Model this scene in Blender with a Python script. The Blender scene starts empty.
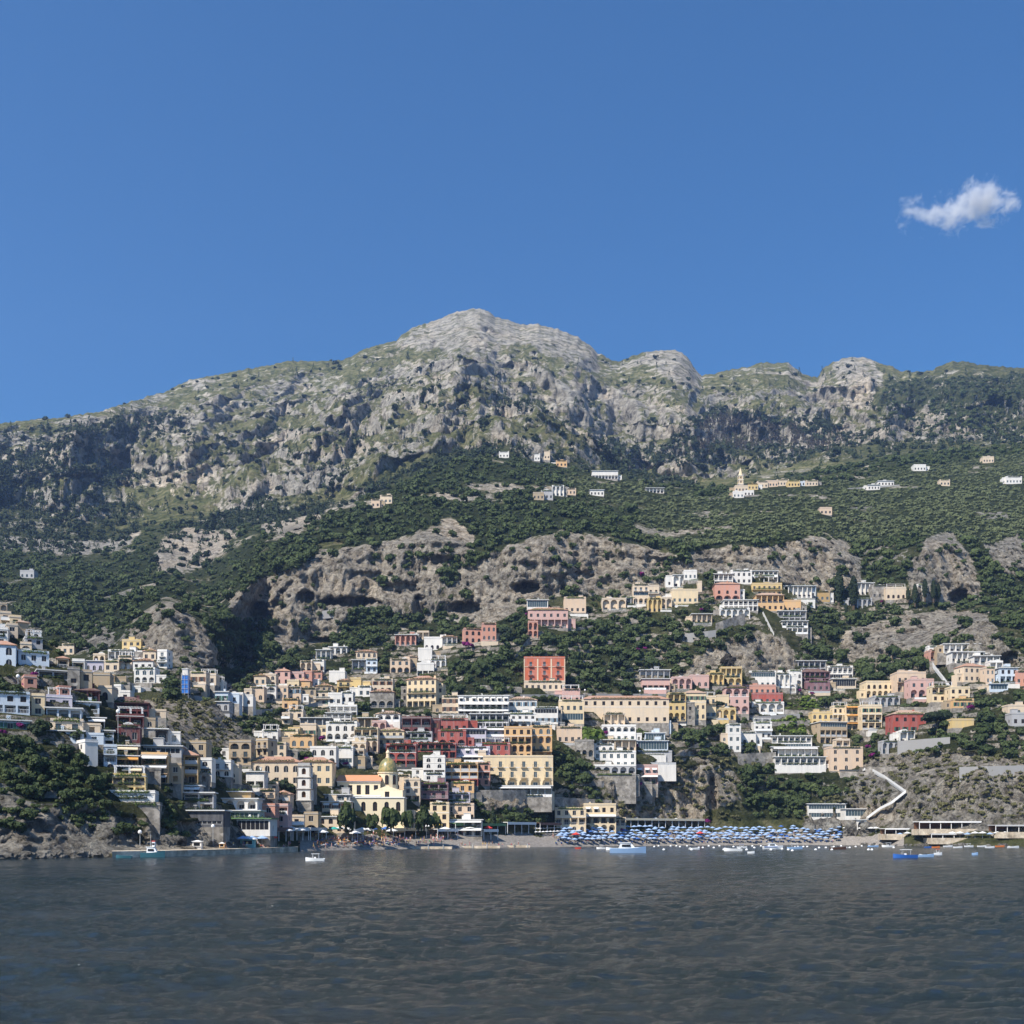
HAZE=0.00008; SKYS=0.084; SUNS=5.0; EXPO=0.68
import bpy, math, random
import numpy as np
random.seed(7); rng = np.random.default_rng(7)
SC = bpy.context.scene; COL = SC.collection
F = 1100.0; HOR = 834.0; EYE = 5.0
def wx(x, d): return (x - 512.0) / F * d
def wz(y, d): return EYE + (HOR - y) / F * d

# ------------------------------------------------------------------ objects, tags
def tag(o, label=None, cat=None, group=None, kind=None):
    if label: o['label'] = label
    if cat: o['category'] = cat
    if group: o['group'] = group
    if kind: o['kind'] = kind
    return o
def empty(name, loc, rz=0.0):
    o = bpy.data.objects.new(name, None); COL.objects.link(o)
    o.location = loc; o.rotation_euler = (0, 0, rz); o.empty_display_size = 0.5
    return o
def link(name, me, parent=None, loc=(0, 0, 0), rz=0.0, scale=None):
    o = bpy.data.objects.new(name, me); COL.objects.link(o)
    if parent is not None: o.parent = parent
    o.location = loc; o.rotation_euler = (0, 0, rz)
    if scale is not None: o.scale = scale
    return o

class MB:
    """collects faces of several materials and makes ONE mesh of them"""
    def __init__(s): s.v = []; s.f = []; s.m = []; s.mats = []
    def mi(s, m):
        if m not in s.mats: s.mats.append(m)
        return s.mats.index(m)
    def add(s, vs, fs, m):
        b = len(s.v); s.v += vs; i = s.mi(m)
        for f in fs: s.f.append(tuple(b + k for k in f)); s.m.append(i)
    def box(s, x0, x1, y0, y1, z0, z1, m):
        s.add([(x0,y0,z0),(x1,y0,z0),(x1,y1,z0),(x0,y1,z0),(x0,y0,z1),(x1,y0,z1),(x1,y1,z1),(x0,y1,z1)],
              [(0,3,2,1),(4,5,6,7),(0,1,5,4),(1,2,6,5),(2,3,7,6),(3,0,4,7)], m)
    def lathe(s, prof, n, m, c=(0, 0), a0=0.0):
        vs = []; fs = []
        for r, z in prof:
            for k in range(n):
                a = a0 + 2*math.pi*k/n; vs.append((c[0]+r*math.cos(a), c[1]+r*math.sin(a), z))
        for j in range(len(prof)-1):
            for k in range(n):
                k2 = (k+1) % n; fs.append((j*n+k, j*n+k2, (j+1)*n+k2, (j+1)*n+k))
        fs.append(tuple(range(n-1, -1, -1))); fs.append(tuple((len(prof)-1)*n+k for k in range(n)))
        s.add(vs, fs, m)
    def tube(s, a, b, r0, r1, n, m):
        ax = np.array(b, float) - np.array(a, float); L = np.linalg.norm(ax); ax /= max(L, 1e-6)
        t = np.array((1.0, 0, 0)) if abs(ax[0]) < .8 else np.array((0, 1.0, 0))
        u = np.cross(ax, t); u /= np.linalg.norm(u); w = np.cross(ax, u); vs = []
        for p, r in ((a, r0), (b, r1)):
            for k in range(n):
                q = np.array(p) + r*(math.cos(2*math.pi*k/n)*u + math.sin(2*math.pi*k/n)*w); vs.append(tuple(q))
        s.add(vs, [(k, (k+1) % n, n+(k+1) % n, n+k) for k in range(n)] + [tuple(range(n-1,-1,-1)), tuple(range(n, 2*n))], m)
    def prism(s, poly, z0, z1, m):
        n = len(poly)
        s.add([(x, y, z0) for x, y in poly] + [(x, y, z1) for x, y in poly],
              [tuple(range(n-1,-1,-1)), tuple(range(n, 2*n))] + [(k, (k+1) % n, n+(k+1) % n, n+k) for k in range(n)], m)
    def mesh(s, name, smooth=False):
        me = bpy.data.meshes.new(name); me.from_pydata(s.v, [], s.f)
        for m in s.mats: me.materials.append(m)
        me.polygons.foreach_set('material_index', s.m)
        if smooth: me.polygons.foreach_set('use_smooth', [True]*len(s.f))
        me.update(); return me
    def build(s, name, parent=None, loc=(0,0,0), rz=0.0, smooth=False):
        return link(name, s.mesh(name, smooth), parent, loc, rz)

def np_mesh(name, V, Q, mats, smooth=False, attrs=None, k=4):
    """mesh from numpy arrays of vertices and k-gon faces"""
    me = bpy.data.meshes.new(name); nf = len(Q)
    me.vertices.add(len(V)); me.vertices.foreach_set('co', V.astype(np.float32).ravel())
    me.loops.add(nf*k); me.loops.foreach_set('vertex_index', Q.astype(np.int32).ravel())
    me.polygons.add(nf); me.polygons.foreach_set('loop_start', np.arange(0, nf*k, k, dtype=np.int32))
    if smooth: me.polygons.foreach_set('use_smooth', np.ones(nf, bool))
    me.update(calc_edges=True)
    for an, av in (attrs or {}).items():
        at = me.attributes.new(an, 'FLOAT', 'POINT'); at.data.foreach_set('value', av.astype(np.float32).ravel())
    for m in mats: me.materials.append(m)
    return me

# ------------------------------------------------------------------ noise in numpy
PERM = rng.permutation(256).astype(np.int64); GR = rng.normal(size=(256, 3)); GR /= np.linalg.norm(GR, axis=1)[:, None]
def pnoise(P):
    P = np.asarray(P, float); I = np.floor(P).astype(np.int64); f = P - I; u = f*f*f*(f*(f*6-15)+10)
    out = 0
    for dx in (0, 1):
        for dy in (0, 1):
            for dz in (0, 1):
                h = PERM[(PERM[(PERM[(I[..., 0]+dx) & 255] + I[..., 1]+dy) & 255] + I[..., 2]+dz) & 255]
                g = GR[h]; q = (g[..., 0]*(f[..., 0]-dx) + g[..., 1]*(f[..., 1]-dy) + g[..., 2]*(f[..., 2]-dz))
                w = (u[..., 0] if dx else 1-u[..., 0])*(u[..., 1] if dy else 1-u[..., 1])*(u[..., 2] if dz else 1-u[..., 2])
                out = out + q*w
    return out*1.5
def fbm(P, n=4, g=.5, ridge=False):
    a = 1.0; s = 0; t = 0
    for k in range(n):
        v = pnoise(P*(2.03**k) + k*17.3)
        if ridge: v = 1-2*np.abs(v)
        s = s + a*v; t += a; a *= g
    return s/t

# ------------------------------------------------------------------ materials
def mat(name, base=(.5,.5,.5), rough=.8, spec=.3):
    m = bpy.data.materials.new(name); m.use_nodes = True; b = m.node_tree.nodes['Principled BSDF']
    b.inputs['Base Color'].default_value = (*base, 1); b.inputs['Roughness'].default_value = rough
    b.inputs['Specular IOR Level'].default_value = spec
    return m
def nd(m, t, **kw):
    n = m.node_tree.nodes.new(t)
    for k, v in kw.items():
        if hasattr(n, k): setattr(n, k, v)
        else: n.inputs[k].default_value = v
    return n
def lk(m, a, b): m.node_tree.links.new(a, b)
def noise(m, scale, detail=4, rough=.55, coord='Object', vec=None, dist=0.0):
    n = nd(m, 'ShaderNodeTexNoise'); n.inputs['Scale'].default_value = scale; n.inputs['Detail'].default_value = detail
    n.inputs['Roughness'].default_value = rough; n.inputs['Distortion'].default_value = dist
    if vec is None: vec = nd(m, 'ShaderNodeTexCoord').outputs[coord]
    lk(m, vec, n.inputs['Vector']); return n.outputs['Fac']
def ramp(m, fac, stops):
    r = nd(m, 'ShaderNodeValToRGB'); e = r.color_ramp.elements
    while len(e) < len(stops): e.new(.5)
    for k, (p, c) in enumerate(stops):
        e[k].position = p; e[k].color = (*c, 1) if isinstance(c, tuple) else (c, c, c, 1)
    lk(m, fac, r.inputs['Fac']); return r.outputs['Color']
def mixc(m, fac, a, b, mode='MIX'):
    x = nd(m, 'ShaderNodeMix', data_type='RGBA', blend_type=mode)
    for s, v in ((0, fac), (6, a), (7, b)):
        if hasattr(v, 'is_linked') or hasattr(v, 'links'): lk(m, v, x.inputs[s])
        elif isinstance(v, tuple): x.inputs[s].default_value = (*v, 1)
        else: x.inputs[s].default_value = v
    return x.outputs[2]
def math_(m, op, a, b=0.0, clamp=False):
    x = nd(m, 'ShaderNodeMath', operation=op, use_clamp=clamp)
    for s, v in ((0, a), (1, b)):
        if hasattr(v, 'links'): lk(m, v, x.inputs[s])
        else: x.inputs[s].default_value = v
    return x.outputs[0]
def attr(m, name): n = nd(m, 'ShaderNodeAttribute'); n.attribute_name = name; return n.outputs['Fac']
def bump(m, h, strength, dist):
    b = nd(m, 'ShaderNodeBump'); b.inputs['Strength'].default_value = strength; b.inputs['Distance'].default_value = dist
    lk(m, h, b.inputs['Height']); lk(m, b.outputs[0], m.node_tree.nodes['Principled BSDF'].inputs['Normal'])
def setc(m, c): lk(m, c, m.node_tree.nodes['Principled BSDF'].inputs['Base Color'])

def stucco(name, c, wear=.75):
    m = mat(name, c, .85, .2)
    g = nd(m, 'ShaderNodeNewGeometry'); mp = nd(m, 'ShaderNodeMapping'); mp.inputs['Scale'].default_value = (1.3, 1.3, .22)
    lk(m, g.outputs['Position'], mp.inputs['Vector'])
    n1 = noise(m, .55, 6, .65, vec=mp.outputs[0]); n2 = noise(m, .12, 3, vec=g.outputs['Position'])
    grey = tuple(.55*x + .55*.28 for x in c)
    a = mixc(m, ramp(m, n1, [(.42, 0.0), (.68, wear)]), c, grey)
    b = mixc(m, ramp(m, n2, [(.35, 0.0), (.7, .35)]), a, tuple(x*.82+.02 for x in c))
    setc(m, b); return m
WALLC = dict(wh=(.74,.70,.63), cr=(.67,.53,.37), pk=(.60,.37,.31), sa=(.55,.27,.19), pe=(.65,.48,.33), ora=(.66,.41,.19), ye=(.65,.47,.20),
             py=(.73,.57,.35), rd=(.34,.075,.055), dr=(.12,.032,.03), sc=(.52,.13,.06), tn=(.42,.32,.20), gy=(.42,.41,.40), st=(.27,.245,.21),
             bl=(.55,.62,.68), lv=(.50,.46,.52), pu=(.22,.11,.12), bk=(.07,.07,.075), tq=(.20,.45,.44), oc=(.44,.29,.12), blue=(.03,.15,.50))
WORD = dict(wh='white', cr='cream', pk='pink', sa='salmon', pe='peach', ora='orange', ye='yellow', py='pale yellow', rd='red', dr='dark red', sc='scarlet',
            tn='tan', gy='grey', st='stone', bl='pale blue', lv='lavender', pu='purple brown', bk='dark', tq='turquoise', oc='ochre', blue='blue')
WM = {k: stucco('stucco_'+WORD[k].replace(' ', '_'), v) for k, v in WALLC.items()}
def stonemat(name, c, sc=.9):
    m = mat(name, c, .9, .1); g = nd(m, 'ShaderNodeNewGeometry').outputs['Position']
    v = nd(m, 'ShaderNodeTexVoronoi'); v.inputs['Scale'].default_value = sc; lk(m, g, v.inputs['Vector'])
    n = noise(m, .35, 6, .7, vec=g)
    a = mixc(m, ramp(m, n, [(.35, 0.0), (.65, 1.0)]), tuple(x*.6 for x in c), tuple(min(1, x*1.35) for x in c))
    bw = nd(m, 'ShaderNodeRGBToBW'); lk(m, v.outputs['Color'], bw.inputs[0]); setc(m, mixc(m, .45, a, bw.outputs[0], 'SOFT_LIGHT')); bump(m, n, .6, .4); return m
WM['st'] = stonemat('rubble_stone', (.27,.245,.21))
M_QUAY = stonemat('quay_concrete', (.56,.47,.35), .4)
M_TILE = stucco('terracotta_tiles', (.40,.22,.14), .7)
M_TILE2 = stucco('weathered_tiles', (.40,.27,.19), .6)
M_ROOFG = stucco('grey_roof_felt', (.40,.39,.37), .4)
M_ROOFW = stucco('white_roof_paint', (.66,.65,.62), .5)
M_ROOFD = stucco('dark_brown_roof', (.13,.07,.055), .5)
M_GREEN = stucco('green_roof', (.13,.24,.10), .5)
M_TRIM = mat('white_trim', (.78,.77,.74), .6)
M_FRAME = mat('window_frame_white', (.62,.60,.56), .6)
M_FRAMEB = mat('window_frame_brown', (.13,.065,.035), .6)
M_SHUTG = mat('shutter_green', (.05,.13,.09), .6); M_SHUTB = mat('shutter_brown', (.17,.08,.045), .6); M_SHUTBL = mat('shutter_blue_grey', (.16,.24,.30), .6)
M_GLASS = mat('window_glass', (.018,.018,.02), .3, .25); M_GLASSB = mat('window_glass_blue', (.05,.075,.085), .2, .4)
M_METAL = mat('dark_railing', (.08,.08,.08), .5); M_METALG = mat('pale_railing', (.45,.45,.44), .5)
M_DOOR = mat('door_wood', (.12,.06,.03), .6)
AWN = {k: mat('awning_'+k, c, .8, .1) for k, c in dict(white=(.76,.74,.70), orange=(.68,.34,.10), cream=(.74,.62,.42), green=(.10,.30,.20), red=(.5,.06,.05), blue=(.12,.27,.55), purple=(.30,.05,.22)).items()}
M_BARK = mat('bark', (.10,.075,.05), .95, .05)
def leafmat(name, dark, light, dry=None):
    m = mat(name, dark, .75, .15); t = attr(m, 'tint'); g = nd(m, 'ShaderNodeNewGeometry').outputs['Position']
    oi = nd(m, 'ShaderNodeObjectInfo').outputs['Random']
    n = noise(m, .9, 3, .6, vec=g); n2 = noise(m, .03, 3, .6, vec=g)
    f = math_(m, 'ADD', math_(m, 'MULTIPLY', n, .55), math_(m, 'MULTIPLY', t, .6)); f = math_(m, 'ADD', f, math_(m, 'MULTIPLY', n2, .35))
    f = math_(m, 'ADD', f, math_(m, 'MULTIPLY', oi, .22))
    mid = tuple((a+b)/2 for a, b in zip(dark, light))
    setc(m, ramp(m, f, [(.40, dark), (.72, mid), (1.05 if False else 1.0, dry or light)]))
    b = m.node_tree.nodes['Principled BSDF']
    return m
LM = dict(wood=leafmat('leaves_oak_green', (.028,.044,.016), (.082,.106,.038)),
          olive=leafmat('leaves_olive_green', (.058,.074,.032), (.150,.172,.078)),
          pine=leafmat('leaves_pine_green', (.018,.030,.015), (.050,.066,.030)),
          bright=leafmat('leaves_bright_green', (.050,.085,.015), (.15,.20,.04)),
          dry=leafmat('leaves_dry_olive', (.050,.056,.024), (.155,.145,.065)),
          purple=leafmat('bougainvillea_blossom', (.11,.010,.075), (.25,.022,.16)),
          burnt=leafmat('scorched_pines', (.030,.027,.022), (.065,.055,.042)))
# ------------------------------------------------------------------ the land: profiles of (picture row, distance) for stations along the shore
# levels: 0 sea bed 1 shore 2 beach back 3..6 town 7 dip or upper town 8 cliff foot 9 cliff top 10 wooded ridge 11 dip 12 mountain foot 13 crags 14 skyline 15 beyond
ST = {
-180:[205,(835,215),(795,228),(745,248),(690,275),(590,345),(640,450),(600,720),(560,850),(552,1000),(540,1150),(505,1300),(455,1600),1950],
0:   [215,(838,224),(790,236),(745,252),(690,278),(607,335),(665,450),(600,740),(570,850),(556,950),(542,1100),(508,1250),(458,1550),1900],
60:  [227,(835,235),(790,248),(745,262),(700,282),(648,318),(690,430),(640,560),(600,700),(564,950),(548,1080),(510,1250),(455,1550),1900],
110: [236,(838,244),(800,254),(760,268),(725,284),(698,305),(712,390),(660,480),(640,540),(580,850),(548,1080),(505,1300),(440,1650),2000],
165: [246,(842,254),(812,264),(775,280),(745,300),(722,330),(705,400),(664,470),(606,490),(570,900),(530,1100),(490,1350),(430,1850),2450],
215: [265,(840,278),(815,287),(780,315),(755,350),(735,380),(700,430),(668,480),(625,520),(590,850),(540,1050),(500,1300),(430,1900),2550],
260: [290,(838,305),(800,335),(770,370),(740,420),(700,500),(670,550),(640,600),(575,620),(540,760),(530,1050),(500,1250),(430,1900),2600],
320: [330,(836,345),(795,375),(755,415),(720,480),(690,540),(665,590),(640,635),(560,655),(515,800),(520,1050),(490,1200),(420,1900),2650],
380: [358,(834,375),(790,400),(750,440),(715,490),(685,550),(655,600),(622,645),(548,665),(490,850),(500,1050),(475,1150),(400,1900),2750],
430: [376,(834,392),(795,410),(760,440),(722,480),(690,530),(660,585),(620,645),(535,665),(468,920),(485,1050),(455,1150),(390,1900),2850],
480: [395,(830,412),(800,425),(770,442),(735,470),(700,510),(655,570),(612,640),(550,658),(453,980),(470,1080),(446,1180),(395,1700),2950],
540: [422,(830,440),(795,449),(762,465),(730,495),(697,525),(650,580),(602,645),(535,665),(460,1000),(478,1100),(450,1200),(400,1750),2900],
600: [445,(826,465),(780,476),(760,490),(730,515),(697,545),(650,600),(600,660),(533,682),(473,1000),(485,1100),(466,1250),(420,1800),2800],
660: [470,(826,492),(770,502),(750,515),(725,535),(697,555),(650,600),(590,660),(553,680),(483,1000),(490,1150),(475,1300),(430,1800),2700],
700: [482,(827,505),(760,515),(745,525),(722,545),(697,560),(655,585),(595,650),(548,680),(488,1000),(492,1150),(478,1300),(430,1800),2750],
760: [496,(827,520),(780,530),(748,540),(720,565),(690,588),(636,605),(592,660),(537,690),(485,1020),(485,1150),(467,1400),(420,1900),2800],
820: [503,(824,522),(772,532),(745,550),(715,575),(685,610),(640,640),(600,680),(540,702),(475,1050),(473,1200),(457,1450),(415,1950),2800],
860: [495,(826,508),(785,520),(755,540),(715,575),(685,605),(650,625),(610,680),(560,715),(465,1100),(465,1250),(448,1500),(410,2000),2750],
920: [455,(825,475),(780,487),(745,515),(715,545),(685,580),(650,600),(610,670),(545,695),(455,1150),(455,1300),(440,1500),(420,1800),2500],
980: [435,(825,455),(770,467),(740,490),(705,525),(665,565),(620,585),(600,690),(545,730),(448,1200),(450,1350),(442,1500),(410,1850),2400],
1030:[430,(825,450),(770,462),(740,485),(705,520),(670,560),(625,590),(600,700),(545,750),(440,1200),(445,1350),(438,1500),(410,1850),2400],
1204:[420,(825,440),(770,452),(740,475),(705,510),(660,550),(620,600),(590,700),(535,780),(425,1200),(432,1350),(425,1500),(400,1850),2400]}
SKY = [(-180,430),(0,423),(25,421),(40,419),(60,418),(80,414),(100,412),(130,402),(165,392),(190,380),(215,375),(232,372),(250,368),(270,365),(290,361),(315,362),(340,361),(352,357),(360,351),(375,345),(396,341),(402,334),(412,328),(430,322),(444,317),(455,312),(468,310),(478,308),(488,311),(495,317),(508,320),(520,324),(535,324),(550,327),(565,331),(578,337),(590,345),(597,353),(605,357),(618,363),(630,357),(645,353),(660,351),(675,350),(682,353),(690,361),(697,372),(702,376),(715,374),(730,370),(750,366),(762,362),(776,363),(788,362),(797,370),(808,376),(818,377),(825,366),(838,361),(850,357),(866,357),(878,362),(890,366),(900,371),(915,372),(928,371),(940,366),(952,362),(965,362),(990,366),(1024,369),(1100,375),(1204,370)]
XS = np.arange(-180, 1204.1, 1.8); NX = len(XS)
SEG = [4, 12, 26, 24, 24, 26, 26, 30, 40, 56, 8, 18, 46, 72, 6]
sx = sorted(ST)
def lev(i, k):
    return np.interp(XS, sx, [ST[s][i][k] for s in sx])
shd = np.interp(XS, sx, [ST[s][0] for s in sx])
sky_y = np.interp(XS, [p[0] for p in SKY], [p[1] for p in SKY])
ly = [HOR + (EYE+3)*F/(shd-6), HOR + (EYE-.3)*F/shd]; ld = [shd-6, shd]
for i in range(1, 13): ly.append(lev(i, 0)); ld.append(lev(i, 1))
ly.append(sky_y); ld.append(np.interp(XS, sx, [ST[s][13] for s in sx]))
ly.append(sky_y + 45); ld.append(ld[-1]*1.18)
ly = np.array(ly); ld = np.array(ld)
ld[13] = ld[12]+(ld[13]-ld[12])*.62; ld[14] = ld[13]+(ld[14]-lev(12, 1))*.52; ld[15] = ld[14]*1.18
rows_y = []; rows_d = []; rows_l = []
for k, n in enumerate(SEG):
    for j in range(n + (k == len(SEG)-1)):
        t = j/n; rows_y.append(ly[k]*(1-t)+ly[k+1]*t); rows_d.append(np.exp(np.log(ld[k])*(1-t)+np.log(ld[k+1])*t)); rows_l.append(k+t)
GY = np.array(rows_y); GD = np.array(rows_d); GL = np.array(rows_l)[:, None]*np.ones((1, NX))
def smooth(A, nr, nc):
    for ax, n in ((0, nr), (1, nc)):
        for _ in range(n):
            B = A.copy(); sl = [slice(None)]*2; s0 = [slice(None)]*2; s1 = [slice(None)]*2
            sl[ax] = slice(1, -1); s0[ax] = slice(0, -2); s1[ax] = slice(2, None)
            B[tuple(sl)] = (A[tuple(sl)]*2 + A[tuple(s0)] + A[tuple(s1)])/4; A = B
    return A
keep = (GL < 2.2) | (GL > 13.0)
GD = np.where(GL < 1.5, GD, smooth(GD, 12, 30)); GY = np.where(keep, GY, smooth(GY, 6, 30))
GX = np.ones_like(GY)*XS[None, :]

def inpoly(X, Y, P):
    c = np.zeros(X.shape, bool); n = len(P)
    for i in range(n):
        x0, y0 = P[i]; x1, y1 = P[(i+1) % n]
        if y0 == y1: continue
        c ^= ((Y < y0) != (Y < y1)) & (X < (x1-x0)*(Y-y0)/(y1-y0)+x0)
    return c
# rock faces on the hill sides
ROCK = [[(226,612),(232,596),(252,582),(300,566),(322,550),(380,543),(420,532),(450,516),(474,535),(470,560),(455,590),(434,606),(418,620),(396,616),(384,606),(348,615),(340,636),(322,642),(282,652),(268,640),(280,620),(258,616),(240,622)],
 [(420,606),(440,592),(475,560),(520,542),(560,530),(600,536),(650,548),(680,556),(694,575),(680,590),(655,598),(600,597),(570,592),(545,600),(528,608),(500,622),(478,628),(452,618),(440,606),(432,622),(416,624)],
 [(690,552),(740,545),(770,548),(810,536),(845,540),(862,560),(860,584),(838,592),(800,588),(760,578),(690,574)],
 [(118,640),(140,612),(172,602),(205,625),(216,650),(218,668),(186,668),(150,650)],
 [(840,640),(852,628),(900,616),(940,610),(985,612),(1004,640),(1022,668),(1000,662),(955,640),(925,648),(905,650),(880,660),(845,660)],
 [(655,690),(690,668),(700,655),(726,640),(760,630),(786,640),(800,664),(786,672),(745,672),(735,664),(705,672),(690,684)],
 [(905,572),(930,535),(952,530),(972,560),(984,600),(950,606),(915,600)],
 [(600,775),(640,775),(660,760),(690,770),(712,760),(740,775),(740,800),(706,812),(700,824),(660,824),(612,820)],
 [(862,760),(900,752),(960,752),(1024,760),(1204,760),(1204,832),(1024,832),(930,832),(860,826),(846,800)],
 [(-180,800),(0,790),(40,805),(110,815),(200,822),(250,826),(250,850),(-180,862)],
 [(128,700),(170,700),(215,702),(238,712),(244,735),(236,752),(205,746),(176,742),(160,724),(140,712)],
 [(985,545),(1030,530),(1204,520),(1204,580),(1030,580),(995,570)], [(800,826),(806,812),(866,812),(880,826)],
 [(-60,528),(20,506),(70,498),(128,500),(142,530),(120,552),(60,556),(0,548),(-60,560)], [(150,560),(165,535),(205,522),(240,530),(225,552),(190,574),(160,575)], [(258,520),(300,500),(330,498),(322,520),(285,536),(262,535)],
 [(480,795),(560,795),(600,790),(606,806),(556,808),(480,812)], [(70,606),(110,625),(118,645),(70,655)]]
rockm = np.zeros_like(GY, bool)
wob = fbm(np.stack([GX/9, GY/9, GY*0], -1), 3)*7
for P in ROCK: rockm |= inpoly(GX+wob, GY+wob*.6, P)
rockf = smooth(rockm.astype(float), 2, 2)
# caves and overhangs in the cliffs: (x, y, rx, ry, depth in m)
CAVES = [(350,602,26,5,16),(306,597,8,6,12),(254,610,15,7,12),(466,608,14,6,14),(527,588,12,6,16),(420,608,6,12,10),(400,588,18,6,6),
 (320,641,12,4,8),(690,640,4,5,4),(330,545,14,5,10),(660,552,10,4,6),(712,800,5,22,7),(694,762,12,10,6),(1010,660,9,8,10),
 (80,495,22,9,40),(120,470,12,8,35),(122,500,9,5,25),(345,493,16,7,30),(905,438,10,8,45),(506,430,6,16,50),(600,428,8,8,30),(180,555,12,4,14),
 (960,598,10,8,14),(845,812,10,10,5),(640,600,10,3,6),(580,575,14,4,5),(440,560,14,4,7),(372,575,20,3,4)]
cave = np.zeros_like(GY)
for cx, cy, rx, ry, dp in CAVES:
    q = ((GX-cx)/rx)**2 + ((GY-cy)/ry)**2; q = q + fbm(np.stack([GX/7, GY/4, GY*0+cx], -1), 3)*1.3
    cave = np.maximum(cave, dp*np.clip((1.25-q)/.5, 0, 1))

WXg = (GX-512)/F*GD; WZg = EYE+(HOR-GY)/F*GD
P3 = np.stack([WXg, GD, WZg], -1)
mtn = np.clip((GL-11.3)/.8, 0, 1)                 # the bare mountain
hill = np.clip((GL-7.5)/1.0, 0, 1)*(1-mtn)
town = np.clip(1-hill-mtn, 0, 1)
strat = P3*np.array([.35, .35, 3.4])
warp = fbm(P3/260, 3)
big = fbm(P3*np.array([1, .6, .45])/420, 4, .5, True)
gul = fbm(P3*np.array([1, .5, .35])/150 + warp[..., None]*.6, 5, .55, True)
crag = fbm(P3*np.array([1.3, .7, .6])/46, 6, .66, True)
bands = fbm(strat/150+warp[..., None]*.5, 4, .6)
near = np.clip((GL-1.0)/.6, 0, 1)
fade_sky = np.clip((14.25-GL)/1.2, .25, 1)
rel = mtn*fade_sky*(-85*(big-.5) - 75*(gul-.5) - 26*(crag-.5) + 48*bands*np.clip(.6+1.2*warp, .1, 1.6))
rel += hill*(-12*(gul-.2)*np.clip((GL-8.8), 0, 1) - 1.5*crag)
rk = fbm(P3*np.array([1.5, .9, .36])/17, 6, .66, True); rb = fbm(strat/24, 4, .6)
rel += rockf*(1-mtn)*near*(-9.0*(rk-.5) - 11*(fbm(P3*np.array([1, .9, .35])/48, 3, .5, True)-.5) + 5.0*rb)*np.clip(GD/600, .72, 1.3)
rel += (1-rockf)*town*near*(-.9*rk)
HT_ = 4.2; zz_ = (WZg + 3.0*fbm(P3*np.array([1,1,0])/70, 2))/HT_; fr_ = zz_-np.floor(zz_)
inv_ = np.clip(np.gradient(GD, axis=0)/np.maximum(np.gradient(WZg, axis=0), .02), 0, 2.6)
terr = np.clip((GL-2.3)/.3, 0, 1)*np.clip((8.6-GL)/.6, 0, 1)*(1-rockf)*np.clip(.9+1.5*fbm(P3/60+7, 2), 0, 1)
rel += -(fr_-.4)*HT_*inv_*.85*terr
riser = terr*(fr_ > .15)*(fr_ < .85)*np.clip(.5+2.2*fbm(P3*np.array([1,1,0])/25+3, 2), 0, 1)
def seg(x0, y0, x1, y1, w):
    dx, dy = x1-x0, y1-y0; t = np.clip(((GX+wob*2-x0)*dx+(GY-y0)*dy)/(dx*dx+dy*dy), 0, 1); return np.exp(-(((GX+wob*2-x0-t*dx)**2+(GY-y0-t*dy)**2)/w**2))
for A_, x0, y0, x1, y1, w_ in ((95,600,372,640,455,13),(60,640,455,668,480,12),(90,704,392,765,440,12),(80,812,385,845,440,11),(70,930,395,905,445,14),(-80,664,372,692,440,16),(-75,846,372,884,430,13),(-85,470,330,440,420,20),(-70,545,345,590,430,18),
    (70,510,360,500,430,10),(75,400,370,355,455,13),(60,300,385,262,480,14),(-65,350,380,300,470,16),(-60,215,395,180,480,18),(65,150,420,110,500,14),(-50,760,378,752,430,14),(-60,80,430,60,500,16),(50,985,385,1000,440,14)):
    rel += mtn*fade_sky*A_*seg(x0, y0, x1, y1, w_)*(GL > 11.3)
rel += 45*seg(222,700,268,575,17)*(GL > 7)*(GL < 10.2) + 25*seg(560,640,600,560,12)*(GL > 8.9)*(GL < 10.2)
rel += cave
dpx = fbm(np.stack([GX/5, GY*0, GY*0+3], -1), 3)*2.6*np.exp(-((GL-14)/.25)**2)      # jagged skyline
GD2 = GD + rel; GY2 = GY + dpx
up = mtn*np.clip((14.1-GL)/.7, .12, 1)*(11*(crag-.5) + 17*(gul-.5) + 30*bands + 55*(big-.5)*np.clip((13.9-GL)/.8, 0, 1)*np.clip((GL-11.6)/.5, 0, 1))
GY2 = GY2 - up*F/GD2*(GL > 11.3)
VX = (GX-512)/F*GD2; VZ = EYE+(HOR-GY2)/F*GD2
TV = np.stack([VX, GD2, VZ], -1)
NR = GY.shape[0]
# depth seen at each picture point, for standing things on the land
DM = np.full((1100, NX), np.nan)
for r in range(NR-1, 0, -1):
    y0, y1 = GY2[r], GY2[r-1]; d0, d1 = GD2[r], GD2[r-1]
    lo = np.ceil(np.minimum(y0, y1)).astype(int); hi = np.floor(np.maximum(y0, y1)).astype(int)
    for s in range(int((hi-lo).max())+1):
        yy = lo+s; ok = (yy <= hi) & (yy < 1100) & (yy >= 0); c = np.nonzero(ok)[0]; q = yy[c]
        t = (q-y0[c])/np.where(np.abs(y1[c]-y0[c]) < 1e-6, 1e-6, y1[c]-y0[c]); DM[q, c] = d0[c]*(1-t)+d1[c]*t
def depth(x, y):
    i = int(round((x+180)/1.8)); i = min(max(i, 0), NX-1); j = int(round(y))
    for k in range(0, 60):
        if np.isfinite(DM[min(j+k, 1099), i]): return float(DM[min(j+k, 1099), i])
        if np.isfinite(DM[max(j-k, 0), i]): return float(DM[max(j-k, 0), i])
    return 500.0

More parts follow.
